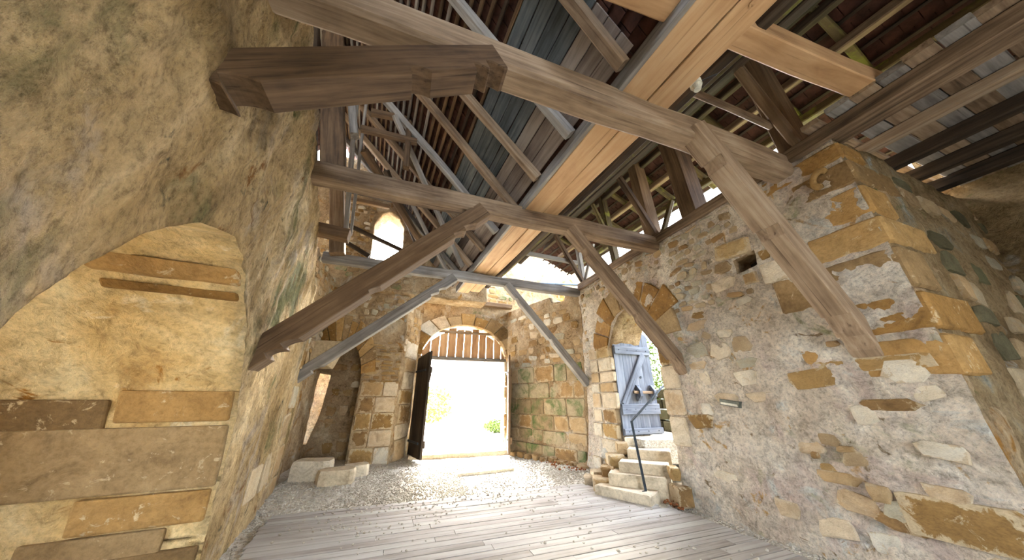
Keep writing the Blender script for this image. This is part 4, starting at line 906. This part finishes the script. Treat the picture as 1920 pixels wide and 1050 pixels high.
# light fitting under the walkway
lf = empty('light_fitting', (2.62, 1.34, 4.74)); tag(lf, 'white round light fitting at the right edge of the walkway beam', 'lamp')
cyl_between('base', (2.62, 1.34, 4.82), (2.62, 1.34, 4.76), .06, 'white_plastic', lf, 14); cyl_between('glass', (2.62, 1.34, 4.76), (2.62, 1.34, 4.70), .052, 'white_plastic', lf, 14, .036)
cyl_between('cable', (2.62, 1.34, 4.8), (2.78, 1.2, 4.84), .008, 'black', lf, 6)
pgb = timber('wood_peg_board', (2.42, .62, 4.72), (2.44, .60, 4.98), .05, .09, 'wood_new', 'small pale wooden board with a blue bolt at the end of the pine tie', 'wood block', up=(0, 1, 0))
cyl_between('bolt', (2.43, .55, 4.90), (2.43, .57, 4.90), .012, 'iron', pgb, 8)
# pipe and floodlight on the masonry beyond the flank
cyl_between('pipe', (3.75, 10.72, 6.12), (7.2, 10.4, 6.35), .05, 'iron'); tag(bpy.data.objects['pipe'], 'grey pipe running along the bright masonry behind the rear tie beam', 'pipe')
fld = empty('floodlight', (6.25, 10.5, 6.0)); tag(fld, 'small black floodlight above the rear tie beam', 'lamp')
hs = timber('housing', (6.05, 10.35, 5.95), (6.05, 10.6, 6.05), .3, .26, 'black', parent=fld, ch=.03, wob=0); timber('bracket', (6.05, 10.6, 6.02), (6.05, 10.9, 6.05), .06, .06, 'black', parent=fld, ch=.01, wob=0); o = timber('glass', (6.05, 10.33, 5.945), (6.05, 10.35, 5.95), .24, .2, 'steel', parent=hs, ch=.01, wob=0)
tb = empty('tube_light', (.2, 10.15, 5.35)); tag(tb, 'dark tube-shaped light fitting on the ledge over the gate', 'lamp')
cyl_between('tube', (-.35, 10.2, 5.35), (1.0, 10.2, 5.38), .07, 'black', tb, 12); cyl_between('bracket', (.3, 10.2, 5.3), (.3, 10.25, 5.05), .02, 'iron', tb, 6)

# ---- greenery outside
def shrub(loc, rad, n, mat, label, cat='shrub', group=None, seed=0, leaf=.07):
    r = np.random.RandomState(seed); root = empty('shrub', loc); tag(root, label, cat, group)
    d = r.normal(size=(n, 3)); d /= np.linalg.norm(d, axis=1)[:, None]; d *= (r.uniform(.25, 1, (n, 1)) ** .5) * np.array(rad); d[:, 2] += rad[2]
    a = r.normal(size=(n, 3)); a /= np.linalg.norm(a, axis=1)[:, None]; b = np.cross(a, r.normal(size=(n, 3))); b /= np.linalg.norm(b, axis=1)[:, None]
    sz = r.uniform(.6, 1.3, (n, 1)) * leaf
    V = np.stack([d - a * sz, d + b * sz * .5, d + a * sz, d - b * sz * .5], 1).reshape(-1, 3)
    F = np.arange(4 * n).reshape(-1, 4); link('foliage', mesh('foliage', V, F), mat, root, mtx=Matrix.Translation(loc))
    for k in range(4):
        q = (loc[0] + r.uniform(-.5, .5) * rad[0], loc[1] + r.uniform(-.5, .5) * rad[1], loc[2] + rad[2] * 1.3); cyl_between('stem', loc, q, .025, 'wood_dark', root, 6, .008)
GB = 'shrubs outside the side door'
shrub((7.6, 6.1, 1.0), (.6, .7, .55), 2600, 'leaf', 'leafy green shrub just outside the side door above the low wall', group=GB, seed=1)
shrub((9.2, 7.2, 1.2), (1.2, 1.3, 1.2), 3600, 'leaf_yellow', 'taller yellow-green shrub behind the low wall outside the side door', group=GB, seed=2)
shrub((9.6, 8.9, 1.2), (1.3, 1.3, 1.7), 3000, 'leaf', 'tallest green bush farthest up the bank outside the side door', group=GB, seed=3)
shrub((5.6, 17.5, -.1), (1.0, .7, .35), 1800, 'leaf', 'low green bush in the glare right of the gate opening', group='bushes in the glare beyond the gate', seed=4)
shrub((2.6, 26, -.1), (2.0, 1.5, 1.4), 1800, 'leaf_yellow', 'pale bush far off in the glare in the middle of the gate opening', group='bushes in the glare beyond the gate', seed=5, leaf=.14)
# iron nails in the ledges of the side door
for ob in [c for c in sd.children if c.name.startswith('ledge') and not c.name.startswith('ledger')]:
    zc = ob.matrix_basis.translation.z
    for x in (4.88, 5.13, 5.41, 5.70): cyl_between('nail', (x, 5.885, zc), (x, 5.868, zc), .014, 'iron', ob, 8, .008)
